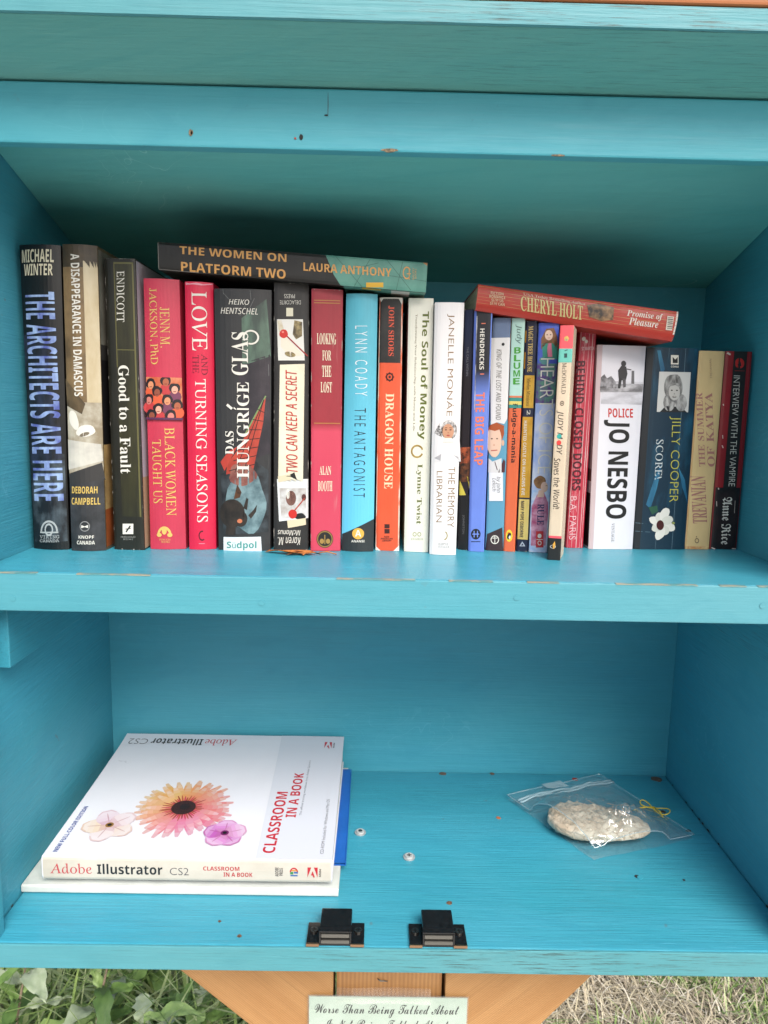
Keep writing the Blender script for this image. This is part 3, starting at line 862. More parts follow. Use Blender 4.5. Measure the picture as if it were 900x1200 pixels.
# 7 upside-down black thriller
F = upright_book(7, 'black book shelved upside down, white snapshots and red handwriting on its spine', cover_mat((40, 38, 38), .46, .7), .14, False, .001, 5, wear=(40, 38, 38))
m = F.part('cover_picture'); m.poly([(324.5, 373), (355, 373), (357, 420), (326, 420)], ink((230, 228, 222))); m.poly([(328, 425), (357, 424), (355, 562), (326, 562)], duo((232, 222, 196), (242, 234, 212), 40)); m.poly([(324.5, 559), (361, 559), (361, 606), (327, 610)], ink((228, 230, 230)))
m.up(); br = duo((70, 54, 34), (168, 150, 104), 160); m.poly([(345, 374), (354, 376), (354, 392), (347, 396), (343, 390)], br); m.ell(340, 413, 6.5, 3, br, rot=.2); m.poly([(325, 374), (330, 374), (333, 386), (327, 388)], duo((196, 178, 140), (226, 220, 206), 100)); m.poly([(330, 390), (338, 396), (356, 414), (340, 416), (329, 404)], ink((238, 226, 208)))
m.poly([(327.5, 570), (358.5, 570), (358.5, 604), (329.5, 606)], duo((176, 166, 160), (222, 222, 222), 80)); m.ell(341, 582, 6, 9, duo((90, 54, 50), (130, 90, 80), 90)); m.ell(337.5, 577, 2, 6, W_); m.ell(352, 604, 6, 4, K_, wob=.1); m.ell(356, 581, 2.6, 4, ink((90, 46, 42)))
m.up(); red = ink((206, 42, 36)); m.ell(332.5, 389.5, 5, 5, red, wob=.04); m.line(335, 391, 360.5, 415, 1.5, ink((160, 40, 40))); m.ell(343, 601, 5, 5.5, red, wob=.04); m.line(345, 597, 357, 582, 1.5, ink((176, 70, 56)))
m.ell(331.5, 387.5, 1.4, 1.2, ink((240, 140, 130))); m.poly([(325.5, 556), (340, 553), (341, 560), (326.5, 563)], ink((226, 212, 180))); m.poly([(336.5, 609), (358, 606), (358.5, 614), (337.5, 618)], ink((226, 212, 180))); m.poly([(335, 556), (345, 551), (348, 560), (340, 556)], K_)
m.build()
m = F.part('title_lettering'); m.e += .0004; m.text('TWO CAN KEEP A SECRET', 'italic', (335.5, 431, 349, 551, -1), 'u', ink((196, 46, 40))); m.build()
m = F.part('author_lettering'); m.text('McManus', 'italic', (325.5, 620.5, 352, 627), 180, W_); m.text('Karen M.', 'italic', (325.5, 629, 352, 638.5), 180, W_); m.build()
m = F.part('publisher_emblem'); m.text('DELACORTE', 'sans', (328, 351.5, 352.5, 356), 180, W_); m.text('PRESS', 'sans', (333, 344.5, 345.5, 349), 180, W_); m.rect(335.5, 360, 343.5, 369.5, ink((226, 220, 196))); m.build()

# 8 maroon/pink
F = upright_book(8, 'worn maroon and rose paperback with gold rules and round black emblem', cover_mat((160, 40, 54), .45, 1.6, fade=((212, 68, 94), .47, .5), h=.2081), .14, False, .0006, 8, wear=(180, 56, 74))
gl = ink((190, 130, 66))
for y in (352.5, 355.5, 496.5):
    m = F.part('gold_rule'); m.line(368, y, 399.5, y, 1, gl); m.build()
m = F.part('title_lettering')
for s_, x0, x1, y0, y1 in (('LOOKING', 371.5, 394.5, 391, 404), ('FOR', 378, 388.5, 411, 423), ('THE', 377.5, 388.7, 429, 442), ('LOST', 376, 389.5, 448, 460.5)): m.text(s_, 'serifb', (x0, y0, x1, y1), 0, CREAM)
m.build()
m = F.part('author_lettering'); m.text('ALAN', 'serifb', (374.5, 546.5, 388.5, 557), 0, CREAM); m.text('BOOTH', 'serifb', (372.7, 564, 390, 576), 0, CREAM); m.build()
m = F.part('publisher_emblem'); m.ell(381, 632, 10, 10.2, ink((30, 26, 24)), 26); m.up().ring(381, 632, 9.4, 9.6, .14, ink((150, 118, 60)), 26); m.ell(377.5, 634.5, 2.6, 3, ink((168, 134, 70))); m.ell(384.8, 634.5, 2.6, 3, ink((168, 134, 70))); m.line(381, 627, 381, 638, 1, ink((168, 134, 70))); m.build()

# 9 cyan
F = upright_book(9, 'sky blue hardback with narrow white and navy capitals and dark diagonal foot', cover_mat((92, 186, 208), .4, .1, fade=((108, 204, 238), .25, .75), h=.2056), .142, True, .003, 2)
m = F.part('dark_foot'); m.poly([(400.5, 625), (438.3, 606), (437.5, 647), (399.5, 646)], ink((44, 48, 50))); m.build()
m = F.part('author_lettering'); m.text('L Y N N   C O A D Y', 'sans', (416, 379.5, 430.5, 458.5, 0), 'd', ink((228, 240, 246))); m.build()
m = F.part('title_lettering'); m.text('T H E  A N T A G O N I S T', 'sans', (415.5, 473, 429, 579, -1.5), 'd', ink((32, 44, 60))); m.build()
m = F.part('publisher_emblem'); m.e += .0003; m.ell(419.5, 624, 7, 7, ink((236, 180, 76)), 26); m.up().text('A', 'bold', (416, 619.5, 423, 627.5), 0, W_); m.build(); m = F.part('publisher_lettering'); m.text('ANANSI', 'bold', (411.5, 632, 427, 635), 0, W_); m.build()

# 10 orange/black
F = upright_book(10, 'orange paperback with black top panel, cream title and worn white edges', cover_mat((236, 92, 54), .42, .5), .13, False, .0007, 8)
m = F.part('author_panel'); m.band(.004, .248, duo((34, 31, 30), (52, 48, 46), 60), .03, .94); m.build()
m = F.part('worn_edge'); we = duo((236, 214, 196), (236, 110, 70), 300, (1, 1, .15), .45, .6); m.band(0, 1, we, 0, .035); m.band(0, 1, we, .95, 1); m.band(0, .006, W_); m.up().poly([(445, 349.5), (450, 349.5), (446.5, 354)], W_); m.poly([(472, 349.5), (467, 349.5), (471, 357)], W_); m.poly([(440, 645), (440.5, 640), (446, 645.5)], W_); m.poly([(467.5, 646), (467.5, 639), (461, 645.8)], W_); m.build()
m = F.part('author_lettering'); m.e += .0003; m.text('JOHN SHORS', 'serifb', (455, 358, 462, 414, -.6), 'd', ink((228, 92, 66))); m.build()
m = F.part('title_lettering'); m.text('DRAGON HOUSE', 'serifb', (452, 456.5, 462, 569, -2), 'd', ink((246, 226, 186))); m.build()
m = F.part('publisher_emblem'); dk = ink((64, 26, 22)); m.ring(456.7, 437.6, 4.6, 4.8, .35, dk); m.ell(456.7, 437.6, 1.4, 1.5, dk)
for k in range(8): m.line(456.7 + 2.8 * math.cos(k * .785), 437.6 + 3 * math.sin(k * .785), 456.7 + 5.4 * math.cos(k * .785), 437.6 + 5.6 * math.sin(k * .785), 1, dk)
m.rect(450.5, 612.5, 456.5, 617.5, dk); m.rect(450.5, 618.5, 456.5, 624, dk); m.text('NEW\nAMERICAN\nLIBRARY', 'bold', (446, 627, 460, 634), 0, dk); m.build()
m = F.side.part('front_cover_picture')
for b0, b1, c in ((.01, .45, (206, 44, 40)), (.45, .6, (214, 120, 150)), (.6, .72, (232, 190, 60)), (.72, .85, (196, 70, 90)), (.85, .99, (206, 180, 90))): m.band(b0, b1, ink(c))
m.build()

# 11 cream, olive title
F = upright_book(11, 'cream white paperback with olive green title and gold ring emblem', cover_mat((240, 238, 224), .42, .15, mott=.4), .13, False, .0008, 6)
ov = ink((98, 108, 34))
m = F.part('title_lettering'); m.text('The Soul of Money', 'med', (493, 365, 503.5, 514, -4), 'd', ov); m.text('Transforming Your Relationship with Money and Life', 'serif', (486.5, 368, 489.5, 504, -3), 'd', ink((120, 100, 74))); m.build()
m = F.part('author_lettering'); m.text('Lynne Twist', 'serifb', (488, 543, 495.5, 614, -1.5), 'd', ink((110, 116, 62))); m.build()
m = F.part('ring_emblem'); m.ring(489, 528, 7.5, 7.8, .26, duo((150, 120, 52), (186, 158, 84), 200), 26, .4, 6.0); m.build()
m = F.part('publisher_emblem'); e_ = ink((170, 168, 130)); m.ring(486, 626, 2.4, 2.6, .35, e_, 14); m.ring(491.6, 626, 2.4, 2.6, .35, e_, 14); m.text('W·W·NORTON', 'serif', (481.5, 630.5, 496, 633), 0, e_); m.build()

# 12 white
F = upright_book(12, 'white book with thin gold capitals and a small portrait halfway down spine', cover_mat((240, 237, 238), .4, .05, mott=.3), .135, True, .002, 4)
gd = ink((140, 108, 62))
m = F.part('author_lettering'); m.text('JANELLE MONÁE', 'sans', (524, 369, 534.5, 492, -3), 'd', gd); m.build()
m = F.part('cover_picture'); m.poly([(509, 512), (516, 505), (538, 505), (540, 545), (509, 545)], ink((232, 230, 232))); m.up(); m.poly([(509, 541), (517, 536), (516, 544)], ink((176, 174, 178))); m.poly([(538, 540), (531, 537), (540, 545)], ink((176, 174, 178))); m.poly([(509, 512), (515, 500), (518, 517)], duo((70, 66, 66), (210, 206, 206), 500))
m.ell(526, 508, 9.5, 11.5, duo((46, 40, 38), (226, 222, 220), 420), 22); m.up(); m.ell(525, 510, 6.6, 9, ink((206, 152, 120)), 20); m.up(); dk = ink((70, 44, 36))
m.ell(522.4, 508, 1.4, .7, dk, 8); m.ell(527.8, 508, 1.4, .7, dk, 8); m.line(521, 505.8, 524, 505.5, .6, dk); m.line(526.4, 505.5, 529.4, 505.8, .6, dk); m.ell(525, 514.5, 2, .8, ink((176, 70, 70)), 10); m.ell(525.1, 511.4, 1, .8, ink((180, 122, 96)), 8); m.poly([(520.5, 517.5), (529.5, 517.5), (531, 523), (519, 523)], W_); m.build()
m = F.part('title_lettering'); m.text('THE MEMORY', 'sans', (525.5, 551, 533.5, 620, -1.5), 'd', gd); m.text('LIBRARIAN', 'sans', (512, 556, 518.5, 614, -.8), 'd', gd); m.build()
m = F.part('publisher_emblem'); m.ring(520.5, 629, 4.2, 5.2, .3, ink((178, 160, 110)), 14, -1.2, 1.5); m.text('HARPER\nVOYAGER', 'serif', (513, 637, 527, 643), 0, ink((150, 146, 140))); m.build()

# 13 thin dark
F = upright_book(13, 'thinnest dark book, navy to black with a small orange and yellow picture', cover_mat((36, 28, 34), .4, .3, fade=((38, 50, 84), .95, .72), h=.1977), .12, False, .0005, 8, wear=(36, 28, 34))
m = F.part('cover_picture'); m.rect(539.5, 521, 552, 540, duo((42, 24, 18), (196, 96, 56), 260)); m.rect(539.2, 540, 551.5, 562, duo((30, 22, 18), (120, 70, 40), 260)); m.poly([(538.5, 578), (539, 560), (546, 578)], ink((214, 200, 80))); m.poly([(547, 555), (551, 560), (550.5, 574)], ink((214, 190, 70))); m.rect(538, 578, 550, 644, ink((18, 18, 20))); m.build()
m = F.part('title_lettering'); m.e += .0002; m.text('THE CALL WITHIN', 'sans', (547, 405, 549.5, 438, -.8), 'd', ink((150, 150, 160))); m.build()
m = F.part('author_lettering'); m.e += .0002; m.text('JOHNSTON', 'sans', (541.5, 602, 544.5, 625, -.5), 'd', ink((130, 130, 134))); m.build()

# 14 blue gradient
F = upright_book(14, 'narrow spine fading from black to periwinkle blue with orange capitals', cover_mat((112, 140, 226), .38, .3, fade=((26, 26, 36), .76, .66), h=.1957), .13, False, .0007, 8)
m = F.part('worn_edge'); m.band(0, 1, ink((96, 122, 208)), 0, .12); m.band(.02, .4, duo((226, 226, 232), (60, 60, 80), 300, (1, 1, .2)), .13, .17); m.band(0, 1, ink((118, 146, 232)), .93, 1); m.build()
m = F.part('author_lettering'); m.text('HENDRICKS', 'bold', (562.5, 387.5, 567.8, 439, -1), 'd', W_); og = ink((240, 128, 98)); m.line(564, 381, 569, 381, 1.2, og); m.line(562.5, 444.5, 567, 444.5, 1.2, og); m.build()
m = F.part('title_lettering'); m.text('THE BIG LEAP', 'bold', (557.5, 467, 568, 552, -2.5), 'd', og); m.build()
m = F.part('publisher_emblem'); m.ell(557.5, 628, 5.6, 5.7, K_, 22); m.up(); bl = ink((118, 146, 232)); m.line(555.5, 624.5, 555.5, 631.5, 1.1, bl); m.line(559.5, 624.5, 559.5, 631.5, 1.1, bl); m.line(553.5, 628, 561.5, 628, 1.1, bl); m.line(552, 636, 563, 636, .7, K_); m.build()

# 15 boy
F = upright_book(15, 'slate blue book with torn white title strip and red-haired schoolboy picture', cover_mat((108, 128, 162), .42, .3), .125, False, .0007, 8, wear=(108, 128, 162))
m = F.part('cover_picture'); m.poly([(574.5, 490), (595.3, 490), (590, 646), (569, 645)], ink((96, 160, 190))); m.up(); m.poly([(571, 625), (589, 617), (590, 646), (569, 645)], ink((56, 38, 42)))
m.poly([(575, 395), (598, 395), (594.6, 488), (591, 494), (583, 492), (575.5, 495)], ink((234, 232, 232))); m.poly([(590.5, 535), (592.4, 538), (591.8, 551), (584, 551)], ink((78, 34, 44))); m.poly([(573, 534), (577, 538), (588, 534), (588, 551), (572.5, 551)], ink((224, 222, 222)))
m.up(); m.ell(581.5, 505, 9.5, 12, ink((176, 84, 40)), 20, wob=.05); m.e += .00005; m.ell(579.5, 514, 8.5, 19, ink((236, 200, 176)), 22); m.e += .00005; m.poly([(572.6, 500), (580, 502), (586, 500), (590, 508), (591, 496), (582, 492), (574.5, 495)], ink((176, 84, 40))); m.ell(589.6, 516, 1.5, 3.6, ink((226, 180, 154)), 10); m.e += .00005
dk = ink((60, 44, 38)); m.ell(576.5, 511, 1.1, .8, dk, 8); m.ell(582.6, 511, 1.1, .8, dk, 8); m.line(575.5, 525, 583, 524.5, 1.2, ink((190, 92, 84))); m.ell(579, 518.5, 1.2, 1.2, ink((220, 170, 146)), 8); m.line(580, 538, 583, 548, .8, ink((90, 60, 70)))
m.rect(573.2, 551, 589.6, 585, ink((236, 236, 240))); m.build()
m = F.part('title_lettering'); m.e += .0003; m.ell(589.6, 402.5, 1.8, 1.8, K_, 12); m.text('KING OF THE LOST AND FOUND', 'italic', (582, 408, 588, 489, -1), 'd', ink((120, 116, 112))); m.build()
m = F.part('author_lettering'); m.e += .0004; m.text('by John\nLekich', 'italic', (577, 556, 587, 575), 'd', ink((110, 110, 116))); m.build()
m = F.part('publisher_emblem'); m.e += .0003; m.ring(580, 632, 5, 5.4, .2, W_, 22); m.line(577, 630, 583, 630, .8, W_); m.line(580, 627.5, 580, 636, .9, W_); m.build()

# 16 mint / orange
F = upright_book(16, 'mint and orange paperback with green stacked capitals and yellow oval emblem', cover_mat((236, 112, 70), .42, .3), .125, False, .0006, 8, wear=(236, 112, 70))
m = F.part('author_panel'); m.band(0, .322, ink((188, 226, 216))); m.band(.322, .33, ink((232, 130, 90))); m.band(.33, .345, ink((60, 150, 140))); m.band(.345, .36, ink((236, 218, 120))); m.band(.36, .374, ink((60, 150, 140))); m.build()
m = F.part('author_lettering'); m.e += .0002; m.text('Judy', 'italic', (603.5, 381, 611.5, 406), 'd', ink((96, 120, 116)))
gn = ink((72, 164, 50))
for k, c in enumerate('BLUME'): m.text(c, 'bold', (602.2 - .35 * k, 410 + 9.5 * k, 610 - .35 * k, 417.8 + 9.5 * k), 0, gn)
m.build()
m = F.part('title_lettering'); m.text('Fudge-a-mania', 'bold', (599, 479, 606.5, 548, -2.4), 'd', ink((52, 30, 30))); m.build()
m = F.part('publisher_emblem'); m.ell(596.5, 629.5, 4, 6.6, ink((246, 214, 60)), 22); m.up().ell(596.3, 629.8, 2.3, 3.8, K_, 14, rot=.3); m.up().ell(597, 631, 1.1, 2, W_, 10, rot=.3); m.line(594.5, 626.5, 597, 626, 1.2, ink((230, 110, 40))); m.build()

# 17 navy and gold
F = upright_book(17, 'navy and gold spine with small gold capitals and numbered navy block', cover_mat((32, 38, 68), .4, .4), .13, False, .0006, 8, wear=(32, 38, 68))
yg = duo((206, 158, 44), (226, 182, 70), 120)
m = F.part('gold_panel'); m.band(.228, .367, yg, .08, .94); m.band(.405, .758, duo((204, 152, 40), (220, 170, 56), 120), .06, .94); m.band(.765, .945, duo((214, 184, 90), (238, 218, 140), 90, (1, 1, .3)), .06, .94); m.band(.04, .09, yg, 0, .08); m.band(.13, .2, yg, 0, .08); m.build()
m = F.part('title_lettering'); m.e += .0002; m.text('MAGIC TREE HOUSE', 'serifb', (619.5, 382, 625, 434, -1.6), 'd', ink((226, 196, 120))); m.text('Merlin Missions', 'serif', (617.5, 441, 622, 473, -1), 'd', ink((70, 56, 30))); m.text('2', 'bold', (617.5, 477.5, 621.5, 483.5), 'd', W_); m.text('HAUNTED CASTLE ON HALLOWS EVE', 'bold', (614, 490, 617.8, 578, -3), 'd', W_); m.build()
m = F.part('author_lettering'); m.e += .0002; m.text('MARY POPE OSBORNE', 'bold', (610.5, 585, 614.5, 629, -1.6), 'd', ink((40, 40, 60))); m.build()
m = F.part('publisher_emblem'); m.e += .0002; m.poly([(608.5, 640), (612, 634), (615.5, 640)], ink((190, 200, 216))); m.up().poly([(610.5, 639), (612, 636.2), (613.6, 639)], ink((32, 38, 68))); m.build()

# 18 icy blue
F = upright_book(18, 'icy blue and purple spine with painted girl in teal jacket at the top', cover_mat((170, 190, 232), .4, .3), .13, False, .0007, 8, wear=(170, 190, 232))
m = F.part('cover_picture'); m.band(0, .17, duo((56, 78, 190), (84, 110, 214), 90)); m.band(.17, .34, duo((96, 62, 140), (90, 150, 130), 130, (1, 1, 1), .42, .58)); m.band(.34, .72, duo((160, 184, 240), (226, 232, 250), 70, (1, 1, .5))); m.band(.72, 1, duo((166, 200, 244), (236, 238, 248), 80))
m.up(); m.poly([(634, 398), (640, 386), (649, 385), (653, 396), (654, 414), (648, 404), (640, 404), (634, 412)], duo((110, 70, 44), (150, 100, 62), 260, (1, 1, .2))); m.poly([(635, 405), (645, 400), (654, 404), (653, 424), (636, 422)], ink((54, 150, 130))); m.poly([(642, 404), (646, 404), (647, 421), (640, 421)], ink((236, 130, 160))); m.ell(638, 425, 6, 5, ink((86, 150, 150)), wob=.1)
m.poly([(623, 596), (629, 583), (637, 580), (642, 592), (642, 606), (639, 640), (622, 640)], duo((178, 76, 120), (226, 170, 196), 110)); m.ell(632.5, 569, 7, 7.5, duo((124, 84, 52), (160, 116, 72), 200), wob=.06)
m.up(); m.ell(643, 394, 4.6, 6.4, ink((240, 206, 186)), 18); m.ell(637.5, 574.5, 4.2, 6, ink((236, 196, 176)), 18); m.poly([(631, 578), (637, 578), (637, 586), (629, 586)], ink((236, 196, 176))); m.up(); dk = ink((60, 44, 44)); m.ell(641, 393.5, .8, .7, dk, 8); m.ell(645, 393.5, .8, .7, dk, 8); m.line(641.5, 397.4, 644.5, 397.4, .6, ink((190, 90, 90))); m.line(639, 573, 641, 573, .6, dk); m.build()
m = F.part('title_lettering'); m.e += .0004; m.text('HEARTS OF ICE', 'sans', (633.5, 422.5, 649.5, 559, -4), 'd', W_); m.build()
m = F.part('author_lettering'); m.e += .0004; m.text('RULE', 'serifb', (629.5, 593.5, 637.5, 617, -.6), 'd', ink((44, 40, 96))); m.build()
m = F.part('publisher_emblem'); m.e += .0004; m.rect(627.8, 624, 636.5, 642, ink((206, 40, 50))); m.up().ell(632, 629.3, 2.3, 2.4, W_); m.ring(632, 637, 2.4, 2.6, .35, W_, 14); m.line(628.5, 633.2, 636, 633.2, .6, W_); m.build()

# 19 cocked, pulled forward
F = upright_book(19, 'thin beige book pulled forward, coral and teal top and black foot', cover_mat((228, 208, 182), .46, .4), .122, False, .0005, 8, cocked=.0098, wear=(228, 208, 182))
m = F.part('series_panel'); m.band(0, .095, ink((246, 96, 106))); m.band(.095, .152, ink((112, 200, 186))); m.up(); m.ell(663.8, 397, 3, 3.4, GOLD, 5); m.ell(663.6, 398.3, 1.4, 1.4, W_, 10); m.text('1', 'bold', (661, 414, 664.5, 419), 'd', ink((44, 80, 80))); m.line(661.5, 411, 665, 410, .9, ink((44, 80, 80))); m.build()
m = F.part('foot_panel'); m.band(.893, .903, ink((240, 90, 104))); m.band(.903, 1, ink((28, 26, 26))); m.build()
m = F.part('author_lettering'); m.text('McDONALD', 'serif', (659, 425, 664, 461, -1.2), 'd', ink((70, 60, 54))); m.ring(658.6, 472, 2.4, 3, .3, ink((90, 74, 60)), 16); m.ell(658.6, 472, .9, 1.2, ink((90, 74, 60)), 8); m.build()
m = F.part('title_lettering'); m.text('JUDY M  DY', 'italic', (652.5, 480, 660.5, 532, -2), 'd', ink((64, 56, 52))); m.ell(655.4, 510.5, 2.8, 3, ink((60, 180, 170)), 14); m.ell(655, 518, 2.8, 3, ink((226, 70, 66)), 14); m.text('Saves the World!', 'italic', (649.5, 536, 657, 596, -1.5), 'd', ink((50, 44, 42))); m.build()
m = F.part('publisher_emblem'); m.e += .0003; m.poly([(648, 643), (647.5, 638), (650, 634), (650.8, 638.5), (649.5, 643)], ink((236, 170, 60))); m.ring(647.8, 640.5, 3.4, 2.2, .22, ink((200, 200, 196)), 14); m.build()

# 20 crimson scratchy
F = upright_book(20, 'crimson paperback streaked with white vertical creases and dark condensed title', cover_mat((196, 46, 70), .42, .6), .112, False, .0008, 6, wear=(196, 46, 70))
m = F.part('spine_creases'); cr = duo((226, 200, 200), (206, 80, 100), 200, (1, 1, .1), .4, .62)
for a0, a1 in ((.05, .08), (.55, .6), (.76, .81), (.88, .92), (.3, .32)): m.band(0, 1, cr, a0, a1)
m.band(0, 1, duo((196, 46, 70), (230, 150, 160), 260, (1, 1, .4), .5, .7), .1, .5); m.build()
m = F.part('title_lettering'); m.e += .0003; m.text('BEHIND CLOSED DOORS', 'bold', (676.5, 422, 686.5, 573, -6), 'd', ink((76, 22, 36))); m.build()
m = F.part('author_lettering'); m.e += .0003; m.text('B.A. PARIS', 'sans', (668.5, 580, 676, 632, -1.6), 'd', ink((240, 200, 206))); m.build()
m = F.part('publisher_emblem'); m.e += .0003; m.ell(684.5, 397, 2.4, 2.6, W_, 6, rot=.5); m.ell(687.5, 400, 2, 2.2, W_, 6); m.text('ST MARTIN', 'bold', (682, 406, 697, 410), 0, ink((236, 190, 196))); m.build()

# 21 white thriller
F = upright_book(21, 'wide white paperback with heavy black lettering and grey walking man photo', cover_mat((236, 235, 244), .4, .1, mott=.3), .108, False, .0012, 6)
m = F.part('cover_picture'); m.band(0, 1, ink((212, 190, 194)), 0, .1); m.band(.17, .28, duo((232, 231, 240), (150, 148, 156), 90, (.4, 1, 1), .35, .75), .12, 1); m.up(); gr = duo((96, 94, 98), (168, 166, 172), 200)
m.poly([(703, 458), (704, 445), (708, 441), (711, 446), (716, 443), (721, 450), (722, 458)], gr); m.poly([(703, 456), (720, 453), (738, 452), (754, 452), (753, 462), (703, 463)], duo((120, 118, 122), (206, 204, 210), 120, (.5, 1, 1)))
m.poly([(739.5, 452), (740, 436), (743, 436), (743, 452)], ink((110, 108, 112))); m.up(); bk = ink((54, 52, 56)); m.ell(730.5, 427.5, 3, 3.6, bk); m.poly([(724, 436), (728, 430), (733.5, 431), (735, 440), (733, 448), (725, 448)], bk); m.poly([(725, 446), (728.5, 446), (726.5, 458), (723.5, 458)], bk); m.poly([(729, 446), (733, 446), (733, 456), (730, 457)], ink((90, 88, 92))); m.line(734, 434, 739.5, 435, 1.2, ink((90, 88, 92))); m.build()
m = F.part('title_lettering'); m.text('POLICE', 'bold', (712.5, 482, 741.5, 493), 0, ink((206, 44, 40))); m.build()
m = F.part('author_lettering'); m.text('JO NESBO', 'black', (707.5, 496, 738, 610, -4.5), 'd', ink((20, 20, 22))); m.build()
m = F.part('publisher_lettering'); m.text('VINTAGE', 'serif', (716.5, 615, 720, 636, -.4), 'd', ink((110, 110, 114))); m.build()
Fs = Face(lambda a, bb, e: F.P(0, bb, 0) + Vector((-e, .0012 + .1 * a, 0)), F.root)
m = Fs.part('back_cover_picture'); m.band(.6, .66, ink((130, 90, 84))); m.band(.72, .99, ink((44, 34, 38))); m.band(0, .6, ink((206, 182, 186))); m.build()

# 22 teal silk
F = upright_book(22, 'widest dark teal paperback with grey portrait and white magnolia flower', cover_mat((20, 54, 74), .36, .5), .105, False, .0013, 6, wear=(20, 54, 74))
m = F.part('silk_pattern'); sk = duo((18, 50, 70), (34, 96, 126), 34, (1, 1, .35), .5, .68); m.band(0, 1, sk, .15, 1); m.band(0, 1, ink((24, 30, 38)), 0, .12)
m.up(); hl = duo((30, 88, 124), (64, 140, 176), 60, (1, 1, .3)); m.poly([(770, 411), (774, 411), (779, 432), (775, 440)], hl); m.poly([(795, 545), (803, 560), (807, 590), (800, 570)], hl); m.poly([(757, 590), (768, 555), (776, 540), (770, 570), (762, 595)], hl); m.build()
m = F.part('spine_creases'); cr = ink((106, 134, 150)); m.band(0, 1, cr, .415, .42); m.band(0, 1, cr, .735, .742); m.line(745, 612, 770, 614, .5, cr); m.line(745, 622, 762, 623, .5, cr); m.build()
m = F.part('publisher_emblem'); m.e += .0002; m.rect(786, 416, 795, 426.5, W_); m.up().poly([(788, 418), (791, 421), (794, 418), (794, 425), (788, 425)], K_); m.text('CORGI', 'bold', (786, 428, 795, 430), 0, W_); m.build()
m = F.part('portrait_photo'); m.e += .0002; m.poly([(772.5, 435), (809.5, 435), (806.5, 481), (769.5, 481)], ink((214, 214, 212))); m.up(); m.ell(789, 453, 11, 16, duo((84, 82, 82), (176, 176, 174), 200, (1, 1, .4)), 22, wob=.06); m.ell(784, 470, 7, 10, duo((120, 118, 118), (200, 200, 198), 200, (1, 1, .4)), 16); m.ell(798, 470, 7, 10, duo((120, 118, 118), (200, 200, 198), 200, (1, 1, .4)), 16); m.poly([(773, 481), (780, 474), (798, 475), (805, 481)], ink((40, 40, 42)))
m.up(); m.ell(790, 458, 6.6, 9.5, ink((196, 194, 190)), 20); m.up(); dk = ink((52, 50, 50)); m.ell(787, 456, 1.2, .8, dk, 8); m.ell(793, 456, 1.2, .8, dk, 8); m.ell(790, 463.5, 2.6, 1, ink((110, 106, 106)), 10); m.ell(790, 463.2, 1.9, .5, W_, 8); m.ell(790, 460, .9, .8, ink((150, 148, 146)), 8); m.poly([(783, 452), (786, 447), (795, 448), (797, 453), (791, 450)], duo((120, 118, 118), (180, 180, 178), 200)); m.build()
m = F.part('author_lettering'); m.e += .0002; m.text('JILLY COOPER', 'sans', (784.5, 486, 798, 587, -3.5), 'd', ink((196, 190, 84))); m.build()
m = F.part('title_lettering'); m.e += .0002; m.text('SCORE!', 'serif', (769, 513, 777.5, 560, -2), 'd', ink((214, 222, 224))); m.build()
m = F.part('flower_picture'); m.e += .0002; m.poly([(760, 593), (770, 591), (771, 598), (764, 602)], ink((44, 92, 70)))
for k in range(8):
    an = k * .785 + .3; rr = (13, 10, 14, 11)[k % 4]; m.e += .00002
    m.ell(776 + rr * .62 * math.cos(an), 613 + rr * .85 * math.sin(an), rr * .62, 5.2, ink(((240, 238, 230), (226, 226, 216))[k % 2]), 14, rot=an + .15, wob=.05)
m.up().ell(773.5, 614.5, 4.4, 6, ink((74, 26, 26)), 18); m.ell(789, 612, 1.8, 1.6, ink((150, 160, 90))); m.build()

# 23 cream
F = upright_book(23, 'yellowed cream paperback with faded mauve double-line title reading upward', cover_mat((224, 196, 142), .5, .3), .105, False, .001, 6)
mv = ink((176, 120, 112))
m = F.part('title_lettering'); m.text('THE SUMMER', 'serifb', (819, 461, 826.5, 548, -3.5), 'u', mv); m.text('OF KATYA', 'serifb', (829, 461, 838, 548, -3.5), 'u', mv); m.build()
m = F.part('author_lettering'); m.text('TREVANIAN', 'serifb', (811.5, 559, 829, 614, -2.5), 'u', mv); m.text('TREVANIAN', 'sans', (832, 421, 834.5, 444, -.8), 'u', ink((136, 110, 90))); m.build()
m = F.part('publisher_emblem'); m.ring(816.5, 634, 2.6, 3, .35, ink((126, 104, 80)), 14); m.ell(816, 629.5, .7, .8, ink((126, 104, 80)), 8); m.build()
m = F.part('worn_edge'); m.band(.985, 1, duo((190, 130, 80), (224, 196, 142), 200)); m.band(0, 1, duo((206, 160, 104), (224, 196, 142), 120, (1, 1, .2)), 0, .06); m.build()

# 24 red and black
F = upright_book(24, 'dark red and black paperback at the right end with white blackletter author', cover_mat((150, 30, 38), .34, .9), .1, False, .0012, 6)
m = F.part('black_band'); m.band(0, .7, duo((20, 19, 20), (34, 32, 32), 80), .3, .8); m.band(.68, 1, duo((22, 18, 20), (44, 26, 28), 80), .04, .97); m.build()
m = F.part('worn_edge'); ww = ink((220, 206, 196)); m.e += .0002
for q in ((852.5, 414, 856, 416, 2), (846.5, 520, 847.5, 523, 1.2), (847, 508, 847.3, 512, .8), (842, 570, 842.5, 572, 1), (840, 586, 840.2, 592, .7), (834, 642, 838, 643.5, 1.2), (858, 643, 863, 643.3, 1), (862, 585, 861, 600, .5), (848, 472, 848.3, 474, 1)): m.line(*q, ww)
m.build()
m = F.part('publisher_emblem'); m.ell(867, 425.5, 5.6, 5.8, ink((196, 40, 36)), 24); m.up(2).ell(867, 426.5, 2, 3, K_, 12, wob=.2); m.line(861, 434, 873, 434, .6, ink((150, 40, 40))); m.build()
